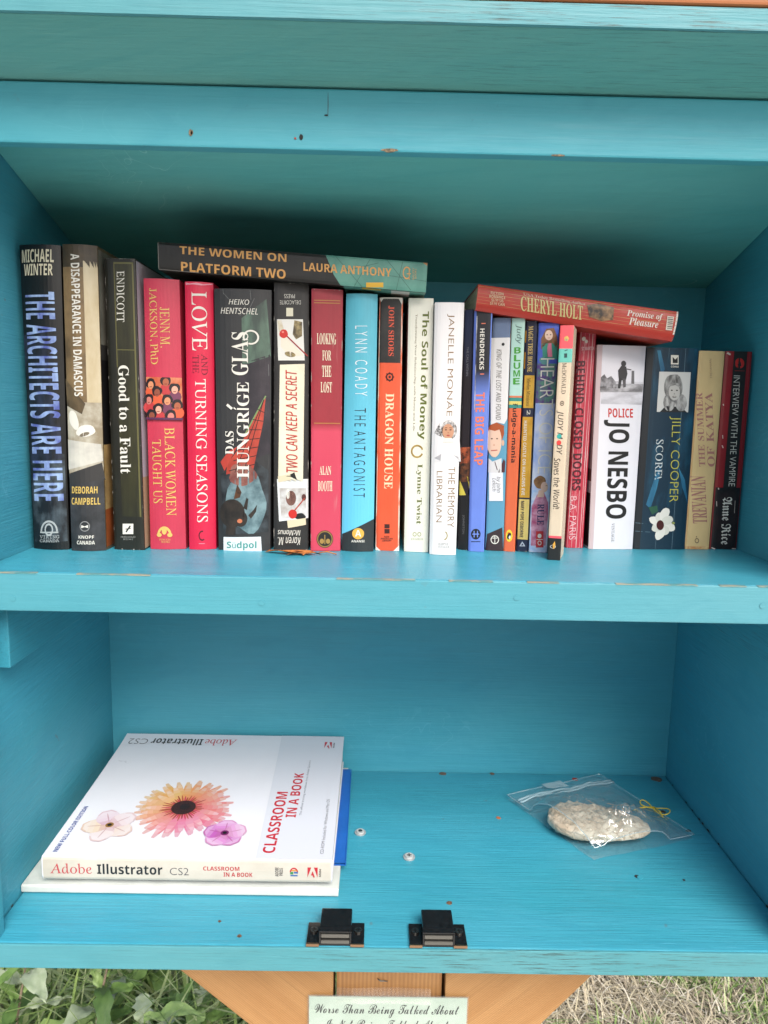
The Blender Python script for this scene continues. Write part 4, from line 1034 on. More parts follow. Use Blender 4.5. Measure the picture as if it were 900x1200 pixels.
m = F.part('title_lettering'); m.e += .0002; m.text('INTERVIEW WITH THE VAMPIRE', 'sans', (860, 439.5, 867.5, 568, -6), 'd', W_); m.build()
m = F.part('author_lettering'); m.e += .0002; m.text('Anne Rice', 'gothic', (847, 581, 858.5, 638, -2.5), 'd', W_); m.build()

# ------------------------------------------------------------------ two books lying across the tops
def lying_book(name, label, corners, sheet, depth, mat, bulge=.0008, p=6, pages=(226, 214, 186), tiltback=0.0):
    tl, tr, br, bl = [Vector(c) for c in corners]
    rt = root(name, (bl + br) / 2, label, 'book', 'books lying on top of the row')
    # roll about the run so the far edge rests level
    ax = (br - bl).normalized(); upv = ((tl - bl) + (tr - br)).normalized(); back = ax.cross(upv).normalized()
    if back.y < 0: back = -back
    def P(a, bb, e):
        q = tl + (tr - tl) * a; r = bl + (br - bl) * a
        pt = q + (r - q) * bb
        s = bulge * abs(2 * bb - 1) ** p
        return pt + back * (s - e)
    th = .0006
    b = MB(); V = []
    for a in (0, 1):
        outer = [P(a, k / K, 0) for k in range(K + 1)]
        inner = [P(a, .03 + .94 * k / K, 0) + back * th for k in range(K + 1)]
        t0, b0 = outer[0] + back * depth, outer[-1] + back * depth
        t1, b1 = inner[0] + back * (depth - th), inner[-1] + back * (depth - th)
        V.append([t0] + outer + [b0, b1] + inner[::-1] + [t1])
    m = len(V[0]); hn = m // 2
    fs = [(k, (k + 1) % m, m + (k + 1) % m, m + k) for k in range(m)]
    for k in range(hn - 1):
        q = (k, m - 1 - k, m - 2 - k, k + 1); fs += [q, tuple(m + z for z in q[::-1])]
    b.faces(V[0] + V[1], fs, mat); bmesh.ops.recalc_face_normals(b.bm, faces=b.bm.faces)
    b.build('cover', rt)
    pb = MB(); c = []
    for a in (.0035, .9965):
        T0 = tl + (tr - tl) * a; B0 = bl + (br - bl) * a; dn = (B0 - T0)
        c += [T0 + dn * .035 + back * (bulge + th + .0004), B0 - dn * .035 + back * (bulge + th + .0004), B0 - dn * .035 + back * (depth - .001), T0 + dn * .035 + back * (depth - .001)]
    pb.faces(c, [(3, 2, 1, 0), (4, 5, 6, 7)] + [(k, (k + 1) % 4, 4 + (k + 1) % 4, 4 + k) for k in range(4)], page_mat(pages, 'z'))
    pb.build('page_block', rt)
    F = Face(P, rt, sheet, 'b', (.05, .12, .25, .5, .75, .88, .95)); F.back = back; F.root = rt
    F.under = Face(lambda a, bb, e: P(a, 1, 0) + back * (.001 + bb * depth) - upv * e, rt)
    return F

F = lying_book('book', 'black and sage green book lying across the tops of the left-hand books', ((.1084, .085, .5119), (.3140, .085, .5010), (.3133, .085, .4790), (.1087, .085, .4913)),
               [(185, 283), (501, 308), (499, 343), (186, 316)], .128, cover_mat((36, 33, 31), .4, .5), .0008, 8)
m = F.part('green_panel'); gr = duo((88, 150, 136), (112, 172, 156), 40)
m.poly([(376, 298.1), (501, 308), (499, 343), (394, 334), (386, 322)], gr); m.up(); dl = ink((58, 104, 94))
for q in ((388, 300, 420, 336), (430, 303, 410, 336), (450, 304, 480, 340), (395, 318, 440, 308), (470, 306, 462, 340), (420, 318, 500, 330)): m.line(*q, .5, dl)
m.rect(425, 331, 446, 336.6, ink((238, 186, 66))); m.build()
m = F.under.part('back_cover_marks'); m.band(.0, .5, gr, .69, .999); m.up().band(.0, .05, ink((238, 186, 66)), .76, .83); m.band(.01, .2, W_, .87, .94); m.build()
m = F.part('title_lettering'); oc = ink((240, 176, 100)); m.text('THE WOMEN ON', 'bold', (209, 288, 330, 297.5, 9.3), 0, oc); m.text('PLATFORM TWO', 'bold', (210.5, 306.5, 329, 317.5, 9), 0, oc); m.build()
m = F.part('author_lettering'); m.e += .0002; m.text('LAURA ANTHONY', 'bold', (350, 307, 456, 317, 7.5), 0, oc); m.build()
m = F.part('publisher_emblem'); m.e += .0003; m.ring(475, 320, 5, 7.5, .22, oc, 18, .6, 5.8); m.line(475, 321, 480, 321, 1.1, oc); m.line(478, 316, 478, 328, .9, oc)
m.text('GALLERY\nBOOKS', 'sans', (482, 314, 487, 328), 'u', oc); m.build()
m = F.part('worn_edge'); m.poly([(495, 307.6), (501, 308), (500.5, 312)], ink((200, 140, 90))); m.line(185.3, 284, 186, 315, .6, ink((150, 146, 140))); m.line(186, 315.4, 230, 319.2, .6, ink((130, 126, 120))); m.build()

hol = ((.3556, .1, .4888), (.5162, .1, .4712), (.5130, .1, .4480), (.3541, .1, .4688))
F = lying_book('book', 'worn red romance paperback lying tilted across the tops of the right-hand books', hol, [(560.7, 332.7), (796, 365), (790, 401), (557, 363)], .103,
               cover_mat((196, 60, 46), .4, .9), .002, 3)
gl2 = duo((224, 178, 118), (196, 70, 52), 260, (.1, 1, 1), .42, .6)
m = F.part('spine_creases')
for bb in (.06, .2, .33, .46, .58, .7): m.band(bb, bb + .014, gl2, .0, 1)
m.band(.78, 1, ink((186, 52, 40)), 0, 1); m.band(0, 1, W_, .992, 1); m.build()
m = F.part('author_lettering'); m.e += .0003; m.text('CHERYL HOLT', 'serifb', (603, 346, 672, 363, 11), 0, ink((222, 206, 140))); m.text('USA Today Bestselling Author', 'serif', (606, 341.5, 675, 346, 11.5), 0, ink((230, 214, 190))); m.build()
m = F.part('cover_picture'); m.e += .0003; m.poly([(677, 356), (690, 354), (710, 359), (709, 374), (695, 375), (680, 370)], duo((40, 28, 22), (170, 130, 90), 130)); m.build()
m = F.part('title_lettering'); m.e += .0003; m.text('Promise of', 'sitalic', (726, 361.5, 774, 371, 6), 0, ink((244, 232, 222))); m.text('Pleasure', 'sitalic', (729, 370.5, 768, 379.5, 5.2), 0, ink((244, 232, 222))); m.build()
m = F.part('spine_blurb'); m.e += .0003; tx = ink((230, 196, 160))
m.text('FICTION\nROMANCE\n$6.99 US\n$9.99 CAN', 'bold', (571, 341, 587, 357, 1.5), 0, tx); m.build()
m = F.part('barcode'); m.e += .0003; m.poly([(780, 370), (789, 371.2), (787.5, 388), (778.5, 387)], ink((226, 214, 200))); m.up()
for k in range(7): m.line(780.5, 371.8 + 2.2 * k, 787.8, 372.6 + 2.2 * k, .7 + .5 * (k % 2), ink((90, 84, 80)))
m.build()

# ------------------------------------------------------------------ manual, blue folder and white book on the floor
def slab(name, label, cat, x0, x1, y0, y1, z0, zf, zb, mat, pages, group=None, lift=0.0):
    """A book lying flat with its spine to the front; zf / zb = top at the front / back."""
    rt = root(name, ((x0 + x1) / 2, (y0 + y1) / 2, z0), label, cat, group)
    b = MB(); th = .0007; V = []; n = 8
    for x in (x0, x1):
        o = []; i = []
        for k in range(n + 1):                 # spine, top to bottom
            t = k / n; y = y0 + .0012 * abs(2 * t - 1) ** 6
            o.append((x, y, zf + (z0 - zf) * t)); i.append((x, y + th, zf - th + (z0 - zf + 2 * th) * t))
        cv = lambda q: zf + (zb - zf) * q - .0012 * math.sin(q * math.pi) * (1 if zb > zf else 0) + (lift * max(0, (q - .85) / .15) ** 2)
        topo = [(x, y0 + (y1 - y0) * q / 12, cv(q / 12)) for q in range(12, 0, -1)]
        topi = [(x, yy, zz - th) for (_, yy, zz) in topo]
        V.append(topo + o + [(x, y1, z0)] + [(x, y1, z0 + th)] + i[::-1] + topi[::-1])
    m = len(V[0]); hn = m // 2
    fs = [(k, (k + 1) % m, m + (k + 1) % m, m + k) for k in range(m)]
    for k in range(hn - 1):
        q = (k, m - 1 - k, m - 2 - k, k + 1); fs += [q, tuple(m + z for z in q[::-1])]
    b.faces(V[0] + V[1], fs, mat); bmesh.ops.recalc_face_normals(b.bm, faces=b.bm.faces)
    b.build('cover', rt)
    pb = MB(); c = []
    for x in (x0 + .0012, x1 - .0012):
        c += [(x, y0 + .003, z0 + th + .0003), (x, y1 - .0015, z0 + th + .0003), (x, y1 - .0015, zb - .002), (x, (y0 + y1) / 2, (zf + zb) / 2 - .0025), (x, y0 + .003, zf - .0016)]
    pb.faces(c, [(4, 3, 2, 1, 0), (5, 6, 7, 8, 9)] + [(k, (k + 1) % 5, 5 + (k + 1) % 5, 5 + k) for k in range(5)], page_mat(pages, 'z', 1800))
    pb.build('page_block', rt)
    return rt
G_PILE = 'pile of books on the cabinet floor'
slab('book', 'thin off-white book at the bottom of the pile on the floor', 'book', .0007, .2540, .0405, .236, .0004, .0072, .0072, cover_mat((224, 228, 222), .5, .15), (230, 226, 214), G_PILE)
bf = root('blue_folder', (.1515, .152, .0074), 'blue folder sticking out between the white books of the floor pile', 'folder', G_PILE)
b = MB(); blm = cover_mat((34, 104, 196), .4, .2)
b.prism([(.045, .0705, .0074), (.2586, .0705, .0074), (.2574, .2255, .0074), (.045, .2255, .0074)], (0, 0, .0005), blm)
b.prism([(.045, .0709, .0098), (.2583, .0709, .0098), (.2568, .2245, .0115), (.045, .2245, .0100)], (0, 0, .0004), blm)
b.prism([(.2583, .0703, .0080), (.2589, .0703, .0080), (.2578, .2255, .0080), (.2570, .2255, .0080)], (0, 0, .0032), blm)
b.build('folder_cover', bf)
b = MB(); b.box(.05, .2545, .073, .222, .0081, .0095, ink((60, 158, 178), .6)); b.build('folder_insert', bf)
mx0, mx1, my0, my1, mz0, mzf, mzb = .0176, .2488, .0412, .2385, .0121, .0318, .0400
man = slab('book', 'thick white graphics software manual with flowers on its cover, top of pile', 'book', mx0, mx1, my0, my1, mz0, mzf, mzb, cover_mat((240, 240, 248), .34, .0, mott=.12), (232, 226, 212), G_PILE, .0012)
cvz = lambda q: mzf + (mzb - mzf) * q - .0012 * math.sin(q * math.pi) + .0012 * max(0, (q - .85) / .15) ** 2
FT = Face(lambda a, bb, e: Vector((mx0 + (mx1 - mx0) * a, my0 + .0012 + (my1 - my0 - .0012) * (1 - bb), cvz(1 - bb) + e + .0001)), man, None, 'b', tuple(k / 12 for k in range(1, 12)))
FS = Face(lambda a, bb, e: Vector((mx0 + (mx1 - mx0) * a, my0 + .0012 * abs(2 * bb - 1) ** 6 - e, mzf + (mz0 - mzf) * bb)), man, None, 'b', (.05, .12, .5, .88, .95))
red = ink((204, 48, 62)); blk = ink((40, 40, 44)); gry = ink((92, 92, 98))
m = FT.part('cover_panel'); m.poly([(.712, .0), (.93, 0), (.93, 1), (.735, 1)], ink((226, 228, 238))); m.poly([(.93, 0), (1, 0), (1, 1), (.93, 1)], ink((226, 228, 238))); m.build()
m = FT.part('title_lettering'); m.e += .0002
m.text('CLASSROOM', 'med', (.752, .515, .796, .965, .0), 'u', red); m.text('IN A BOOK', 'med', (.806, .352, .846, .715, .0), 'u', red); m.build()
m = FT.part('small_print'); m.e += .0002
m.text('The official training workbook from Adobe Systems', 'sans', (.857, .235, .868, .70), 'u', ink((70, 72, 84))); m.text('CD-ROM Included for Windows and Mac OS', 'sans', (.955, .57, .967, .965), 'u', ink((60, 60, 66)))
m.build(); m = FT.part('edition_lettering'); m.e += .0002; m.text('NEW FULL-COLOR EDITION', 'bold', (.027, .655, .043, .975), 'u', ink((56, 84, 160))); m.build()
m = FT.part('top_lettering'); m.e += .0002
m.text('Adobe', 'serif', (.372, .045, .515, .105), 180, red); m.text('Illustrator', 'bold', (.13, .045, .362, .105), 180, blk); m.text('CS2', 'sans', (.028, .05, .115, .1), 180, gry); m.build()
def adobe_a(m, x0, y0, x1, y1, up):
    q = lambda u, v: (x0 + (x1 - x0) * u, y0 + (y1 - y0) * (v if up else 1 - v))
    m.poly([q(0, 0), q(.37, 0), q(0, 1)], red); m.poly([q(.63, 0), q(1, 0), q(1, 1)], red); m.poly([q(.5, .36), q(.74, 1), q(.58, 1), q(.51, .8), q(.34, .8)], red)
m = FT.part('cover_emblem'); m.e += .0002; adobe_a(m, .915, .055, .948, .115, True); m.text('Adobe', 'bold', (.953, .06, .961, .11), 'u', blk); m.build()
m = FT.part('flower_picture'); m.e += .0001
def petal(m, cx, cy, an, r0, r1, wd, cols, asp=1.17):
    """One petal, in bands of printed colour from its base to its tip."""
    N_ = 12; P = []
    for k in range(N_ + 1):
        t = k / N_
        P.append((r0 + (r1 - r0) * t, wd * math.sin(math.pi * min(1, .12 + t * .8)) ** .7))
    nb = len(cols)
    for q in range(nb):
        seg = P[q * N_ // nb:(q + 1) * N_ // nb + 1]
        pts = seg + [(r, -h) for r, h in seg[::-1]]
        m.poly([(cx + r * math.cos(an) - h * math.sin(an), cy + asp * (r * math.sin(an) + h * math.cos(an))) for r, h in pts], cols[q])
def lerp(c1, c2, t): return tuple(int(a + (b_ - a) * t) for a, b_ in zip(c1, c2))
gx, gy = .408, .655
for layer, (n, rl) in enumerate(((26, .195), (24, .185), (22, .160))):
    for k in range(n):
        an = 6.2832 * (k + layer * .5 + random.uniform(-.2, .2)) / n; m.e += .000004
        u = .5 + .5 * math.cos(an); v = .5 + .5 * math.sin(an)
        c = lerp(lerp((228, 176, 56), (226, 120, 66), u), lerp((230, 140, 84), (226, 92, 150), min(1, .35 + u)), v)
        c = lerp(c, (214, 70, 80), max(0, u - .35) * .6 * (1 - v))
        c = lerp(c, (240, 222, 214), .12 * layer + random.uniform(0, .2))
        fade = [lerp(c, (150, 50, 44), .30), lerp(c, (180, 70, 60), .1), c, lerp(c, (238, 214, 206), .12), lerp(c, (238, 220, 214), .3), lerp(c, (234, 226, 228), .55)]
        petal(m, gx, gy, an, .03, rl * random.uniform(.88, 1.04), .0145, [ink(tuple(int(x / 8) * 8 for x in q)) for q in fade])
m.e += .00005
for k in range(40):
    an = 6.2832 * k / 40 + random.uniform(-.05, .05); m.e += .000002
    petal(m, gx, gy, an, .03, .080 * random.uniform(.8, 1.15), .003, [ink(((150, 60, 50), (176, 84, 60), (196, 60, 84))[k % 3])])
m.e += .00008; m.ell(gx, gy, .046, .054, duo((34, 22, 24), (78, 44, 40), 900), 26); m.up().ell(gx + .004, gy - .004, .02, .024, duo((26, 18, 20), (50, 34, 32), 900), 18)
for (cx, cy, rr, cols, cc, n, a0) in ((.168, .795, .098, ((234, 216, 206), (236, 222, 222), (236, 216, 194), (228, 208, 220), (234, 218, 222)), (150, 110, 50), 5, .5), (.6, .842, .078, ((206, 120, 196), (222, 150, 212), (196, 100, 186), (216, 140, 208), (226, 168, 216)), (120, 30, 100), 5, .9)):
    for k in range(n):
        m.e += .00001; an = a0 + 6.2832 * k / n
        edge = lerp(cols[k], (190, 130, 130), .22); petal(m, cx, cy, an, .008, rr, .042, [ink(lerp(cols[k], (170, 100, 120), .3)), ink(lerp(cols[k], (170, 100, 120), .12)), ink(cols[k]), ink(lerp(cols[k], (232, 228, 234), .35)), ink(edge)]); m.e += .00001; petal(m, cx, cy, an, .012, rr * .93, .037, [ink(lerp(cols[k], (170, 100, 120), .2)), ink(cols[k]), ink(lerp(cols[k], (236, 230, 236), .3)), ink(lerp(cols[k], (236, 230, 236), .5))]); m.e += .00001; petal(m, cx, cy, an, .02, rr * .8, .0022, [ink(lerp(cols[k], (150, 80, 90), .35))])
    m.up().ell(cx, cy, .015, .018, ink(cc), 14); m.up().ell(cx, cy, .008, .009, K_, 10)
m.build()
m = FS.part('spine_panel'); m.band(.03, .985, duo((214, 206, 192), (224, 217, 204), 30), .004, .996); m.build()
m = FS.part('spine_lettering'); m.e += .0001; m.text('Adobe', 'serif', (.028, .27, .172, .72), 0, ink((206, 70, 80))); m.text('Illustrator', 'bold', (.19, .27, .415, .72), 0, blk); m.text('CS2', 'sans', (.44, .4, .505, .72), 0, gry)
m.text('CLASSROOM', 'bold', (.555, .32, .68, .5), 0, ink((196, 60, 66))); m.text('IN A BOOK', 'bold', (.625, .57, .725, .76), 0, ink((196, 60, 66))); m.text('ADOBE\nPRESS', 'bold', (.803, .32, .83, .72), 'u', ink((70, 70, 74))); m.build()
m = FS.part('spine_emblem'); m.e += .0001; m.ring(.868, .52, .0145, .2, .3, red, 14, math.pi, 6.2832); m.rect(.855, .5, .866, .62, ink((70, 150, 90))); m.rect(.868, .5, .882, .58, ink((60, 110, 180))); m.rect(.856, .64, .881, .7, ink((60, 110, 180))); m.rect(.858, .42, .878, .48, ink((230, 150, 60))); adobe_a(m, .915, .3, .95, .74, True); m.text('Adobe', 'bold', (.954, .36, .962, .72), 'u', blk); m.build()

# ------------------------------------------------------------------ zip bag with a stone, twist tie, leaf
st = root('stone', (.4890, .1330, .0012), 'pale beige knobbly flat stone inside the clear bag', 'stone')
bm_ = bmesh.new(); bmesh.ops.create_icosphere(bm_, subdivisions=5, radius=1)
for v in bm_.verts:
    d = v.co.normalized(); an = math.atan2(d.y, d.x)
    rx, ry, rz = .0430, .0270, .0082
    out = 1 + .10 * math.sin(2 * an + .6) + .05 * math.sin(3 * an + 1)
    cell = mnoise.voronoi(Vector((d.x * 7.0, d.y * 5.2, d.z * 2.0)), distance_metric='DISTANCE')[0]
    bump = (.5 - cell[0]) * (.0048 if d.z > -.1 else .0014) + mnoise.noise(d * 9) * .0016 + mnoise.noise(d * 23) * .0009
    p = Vector((d.x * rx * out, d.y * ry * out, (abs(d.z) ** .62) * math.copysign(1, d.z) * rz))
    p += Vector((d.x * .3, d.y * .3, d.z)) * bump * 1.2
    p.z *= 1 - .28 * d.x
    c, s = math.cos(-.30), math.sin(-.30)
    v.co = Vector((p.x * c - p.y * s, p.x * s + p.y * c, p.z + .0120))
zmin = min(v.co.z for v in bm_.verts)
for v in bm_.verts: v.co.z -= zmin
for f_ in bm_.faces: f_.smooth = True
me = bpy.data.meshes.new('stone_body'); bm_.to_mesh(me); bm_.free()
t = NT('stone'); f1 = t.noise(60, (1, 1, 1), 6, .65); t.color(t.ramp(f1, [(.3, lin((196, 182, 162))), (.5, lin((224, 212, 192))), (.7, lin((244, 234, 218)))])); t.rough(.9)
sq = t.ramp(t.noise(95, (1, 1, .6), 2, .5, (0, 0, .3), 1.8), [(.44, (1, 1, 1)), (.49, (0, 0, 0)), (.51, (0, 0, 0)), (.56, (1, 1, 1))])
sm_ = t.ramp(t.noise(30, (1, 1, 1), 2), BK(.35, .55))
t.color(t.mix(t.mix(1, t.mix(1, sq, (-1, -1, -1), 'MULTIPLY'), (1, 1, 1), 'ADD'), t.b.inputs['Base Color'].links[0].from_socket, lin((112, 90, 70))) if False else t.mix(t.mix(1, sq, sm_, 'DARKEN'), lin((196, 178, 156)), t.b.inputs['Base Color'].links[0].from_socket))
p_ = t.bump(sq, .5, .0012); p_ = t.bump(t.noise(260, (1, 1, 1), 4, .7), .7, .0012, p_)
so = link('stone_body', me, st, [t.m])
from mathutils.bvhtree import BVHTree
_bv = BVHTree.FromPolygons([v.co + Vector((.4890, .1330, .0012)) for v in me.vertices], [tuple(p.vertices) for p in me.polygons])
def stone_z(x, y):
    h = _bv.ray_cast(Vector((x, y, .2)), Vector((0, 0, -1)))
    return h[0].z if h[0] is not None else 0.0
bag = root('zip_bag', (.489, .15, .0006), 'clear zip-top plastic bag lying on the cabinet floor around a stone', 'bag')
c00, c10, c11, c01 = Vector((.4168, .190)), Vector((.5245, .2335)), Vector((.5790, .1262)), Vector((.4762, .0930))
NB = 80
FILM = clear('bag_film', (.955, .98, .985), .30, .06, .3, .055)
def film(name, zfun, m):
    b = MB(); vs = []; fs = []
    for j in range(NB + 1):
        for i in range(NB + 1):
            s, t_ = i / NB, j / NB          # s along the mouth, t from mouth to bottom
            p = (c00 * (1 - s) + c10 * s) * (1 - t_) + (c01 * (1 - s) + c11 * s) * t_
            ed = Vector((mnoise.noise((s * 4, t_ * 4, 3)), mnoise.noise((s * 4, t_ * 4, 9)))) * .0022
            p = p + ed
            vs.append((p.x, p.y, zfun(p.x, p.y, s, t_)))
    for j in range(NB):
        for i in range(NB): fs.append((j * (NB + 1) + i, j * (NB + 1) + i + 1, (j + 1) * (NB + 1) + i + 1, (j + 1) * (NB + 1) + i))
    b.faces(vs, fs, m, True)
    return b.build(name, bag)
def ztop(x, y, s, t_):
    z = 0
    for rr, dz in ((0, .0014), (.004, .0006), (.008, -.001), (.012, -.0035), (.017, -.0075)):
        for k in range(1 if rr == 0 else 10):
            z = max(z, stone_z(x + rr * math.cos(.628 * k), y + rr * math.sin(.628 * k)) + dz)
    edge = min(s, 1 - s, t_, 1 - t_)
    rd = lambda q: max(0, 1 - 2.6 * abs(mnoise.noise(q))) ** 3
    wr = .0020 * rd((x * 42 + y * 30, y * 34, 1.7)) + .0012 * rd((x * 90 - y * 60, y * 80, 5.1)) + abs(mnoise.noise((x * 60, y * 40, 1.7))) * .003
    cr = max(0, 1 - ((s - .42) / .3) ** 2 - ((t_ - .86) / .17) ** 2)
    wr += cr * (.0065 * rd((x * 95, y * 120, 8.1)) + .003 * rd((x * 210, y * 180, 2.2)))
    return .0044 + z + wr * min(1, edge / .1) + .003 * max(0, .2 - t_) * abs(math.sin(s * 5))
film('top_film', ztop, FILM)
film('bottom_film', lambda x, y, s, t_: .0009, FILM)
def bagpt(s, t_):
    p = (c00 * (1 - s) + c10 * s) * (1 - t_) + (c01 * (1 - s) + c11 * s) * t_
    return Vector((p.x, p.y, ztop(p.x, p.y, s, t_) + .0008))
b = MB(); loop = [bagpt(k / 24, 0) for k in range(24)] + [bagpt(1, k / 24) for k in range(24)] + [bagpt(1 - k / 24, 1) for k in range(24)] + [bagpt(0, 1 - k / 24) for k in range(24)]
b.tube([p - Vector((0, 0, .0012)) for p in loop], .0005, clear('bag_seam', (.9, .95, .96), .5, .15, .3, .22), 6, True); b.build('side_seam', bag)
zs = clear('zip_strip', (.84, .93, .97), .4, .25)
t = NT('zip_plastic'); t.color(lin((180, 214, 226))); t.rough(.3); t.b.inputs['Alpha'].default_value = .6
b = MB()
for tt in (.135, .165): b.tube([bagpt(k / 20, tt) + Vector((0, 0, .0003)) for k in range(21)], .0011, t.m, 6)
b.build('zip_strip', bag)
t = NT('white_patch'); t.color(lin((206, 226, 232))); t.rough(.4); t.b.inputs['Alpha'].default_value = .62
b = MB(); g_ = [bagpt(.36 + .2 * i / 4, -.01 + .115 * j / 3) + Vector((0, 0, .0012)) for j in range(4) for i in range(5)]
b.faces(g_, [(j * 5 + i, j * 5 + i + 1, j * 5 + i + 6, j * 5 + i + 5) for j in range(3) for i in range(4)], t.m); b.build('write_on_patch', bag)
ym = ink((226, 200, 60), .5)
b = MB(); pts = []
for k in range(36):
    t_ = 6.2832 * k / 36
    u = .0145 * math.cos(t_); v = .0046 * math.sin(2 * t_) + .0012 * math.sin(t_)
    c, s = math.cos(-.75), math.sin(-.75)
    pts.append((.5575 + u * c - v * s, .1665 + u * s + v * c, .0100 + .0014 * math.sin(t_ * 2 + 1)))
b.tube(pts, .00055, ym, 6, True)
b.tube([(.5345, .1625, .0088), (.541, .1655, .0098), (.549, .1665, .0104), (.557, .1665, .0104)], .0006, ym, 6)
b.tube([(.557, .1665, .0104), (.5605, .160, .0096), (.5612, .154, .0070)], .0006, ym, 6)
# the tie stands on the bag: short legs down to it
for v in b.bm.verts: v.co.z -= .0022
tw = b.build('twist_tie'); tag(tw, 'small yellow looped twist tie beside the stone bag', 'twist tie')
lf = MB(); lm = duo((150, 82, 34), (206, 128, 62), 160, rough=.8); vs = []; fs = []
spine = [(.1905, .0845), (.2005, .0812), (.213, .0784), (.224, .0768), (.2335, .0765)]
wid = [.0006, .0030, .0062, .0030, .0004]
for k, ((x, y), w0) in enumerate(zip(spine, wid)):
    for q in (-1, -.4, .3, 1): vs.append((x + .002 * q, y + w0 * q * 1.0, ZS1 + .0010 + .0026 * abs(q) * (w0 / .006) + .0012 * math.sin(k * 2.2 + q)))
fs = [(k * 4 + i, k * 4 + i + 1, k * 4 + i + 5, k * 4 + i + 4) for k in range(4) for i in range(3)]
lf.faces(vs, fs, lm, True)
for (a, b0, c0) in (((.212, .0784), (.2075, .0690), (.2150, .0750)), ((.219, .0775), (.2215, .0700), (.2240, .0752)), ((.214, .0800), (.2185, .0880), (.2205, .0800))):
    lf.faces([(a[0], a[1], ZS1 + .0022), (b0[0], b0[1], ZS1 + .0012), (c0[0], c0[1], ZS1 + .0026)], [(0, 1, 2)], lm)
lf.tube([(.2330, .0765, ZS1 + .0022), (.2400, .0775, ZS1 + .0030), (.2475, .0770, ZS1 + .0012)], .0005, lm, 5)
lo = lf.build('dry_leaf'); tag(lo, 'curled orange-brown dry leaf lying on the upper shelf before black book', 'leaf')

# ------------------------------------------------------------------ grass and weeds below
def leafmat(c1, c2, rough=.55):
    t = NT('leaf'); f = t.noise(60, (1, 1, 1), 4); t.color(t.ramp(f, [(.3, c1), (.7, c2)])); t.rough(rough)
    t.b.inputs['Transmission Weight'].default_value = 0
    t.b.inputs['Subsurface Weight'].default_value = .0
    return t.m
straw = [leafmat((.42, .37, .25), (.56, .50, .36), .8), leafmat((.32, .27, .19), (.45, .39, .28), .8), leafmat((.16, .13, .10), (.26, .22, .17), .85), leafmat((.52, .48, .38), (.64, .59, .49), .8)]
greens = [leafmat((.16, .25, .06), (.26, .36, .10)), leafmat((.09, .17, .04), (.17, .27, .07)), leafmat((.26, .34, .13), (.38, .44, .22))]
def blade(V, Fc, M, x, y, z, L, wd, lean, az, mi, curl=.6, flat=False):
    n = 4; i0 = len(V); px, py, pz = x, y, z; el = lean
    ca, sa = math.cos(az), math.sin(az)
    for k in range(n + 1):
        w0 = wd * (1 - (k / n) ** 1.6) + wd * .05
        V.append((px - sa * w0, py + ca * w0, pz)); V.append((px + sa * w0, py - ca * w0, pz))
        st = L / n; px += ca * math.cos(el) * st; py += sa * math.cos(el) * st; pz = max(GZ + .002, pz + math.sin(el) * st); el -= curl / n
    for k in range(n): Fc.append((i0 + 2 * k, i0 + 2 * k + 1, i0 + 2 * k + 3, i0 + 2 * k + 2)); M.append(mi)
V, Fc, M = [], [], []
rg = random.Random(3)
def patchn(x, y): return mnoise.noise((x * 3.2, y * 3.2, 7.0))
for k in range(30000):
    x = rg.uniform(-.3, 2.3); y = rg.uniform(.45, 2.0)
    if k > 20000: x = rg.uniform(.45, 1.5); y = rg.uniform(.7, 1.3)
    if x < .45 and rg.random() < .75: continue
    pn = patchn(x, y) + rg.uniform(-.25, .25)
    gre = pn > -.02
    if gre: mi = 4 + rg.randrange(3); L = rg.uniform(.03, .085); wd = rg.uniform(.0011, .0021); le = rg.uniform(.4, 1.4)
    else: mi = rg.choice((0, 0, 1, 1, 2, 3)); L = rg.uniform(.025, .10); wd = rg.uniform(.0008, .0022); le = rg.choice((rg.uniform(0, .35), rg.uniform(.2, 1.1)))
    blade(V, Fc, M, x, y, GZ + rg.uniform(.0, .018), L, wd, le, rg.uniform(0, 6.283), mi, rg.uniform(.2, 1.6))
me = bpy.data.meshes.new('dry_grass'); me.from_pydata(V, [], Fc); 
go = link('dry_grass', me, None, straw + greens)
me.polygons.foreach_set('material_index', M)
go['kind'] = 'stuff'; go['label'] = 'matted dry straw and short green grass behind the cabinet'; go['category'] = 'grass'

# tall green grass among the weeds
V, Fc, M = [], [], []
for k in range(2300):
    x = rg.uniform(-1.1, .42); y = rg.uniform(.5, 1.7)
    blade(V, Fc, M, x, y, GZ, rg.uniform(.25, .66), rg.uniform(.002, .0052), rg.uniform(.7, 1.5), rg.uniform(0, 6.283), rg.randrange(3), rg.uniform(.5, 2.0))
for k in range(520):
    x = rg.uniform(-.5, .2); y = rg.uniform(.45, .9)
    blade(V, Fc, M, x, y, GZ, rg.uniform(.35, .62), rg.uniform(.003, .0065), rg.uniform(.9, 1.5), rg.uniform(0, 6.283), 2 if rg.random() < .6 else 0, rg.uniform(.6, 2.2))
me = bpy.data.meshes.new('green_grass'); me.from_pydata(V, [], Fc)
go = link('green_grass', me, None, greens); me.polygons.foreach_set('material_index', M)
go['kind'] = 'stuff'; go['label'] = 'tall green grass blades growing among the weeds'; go['category'] = 'grass'

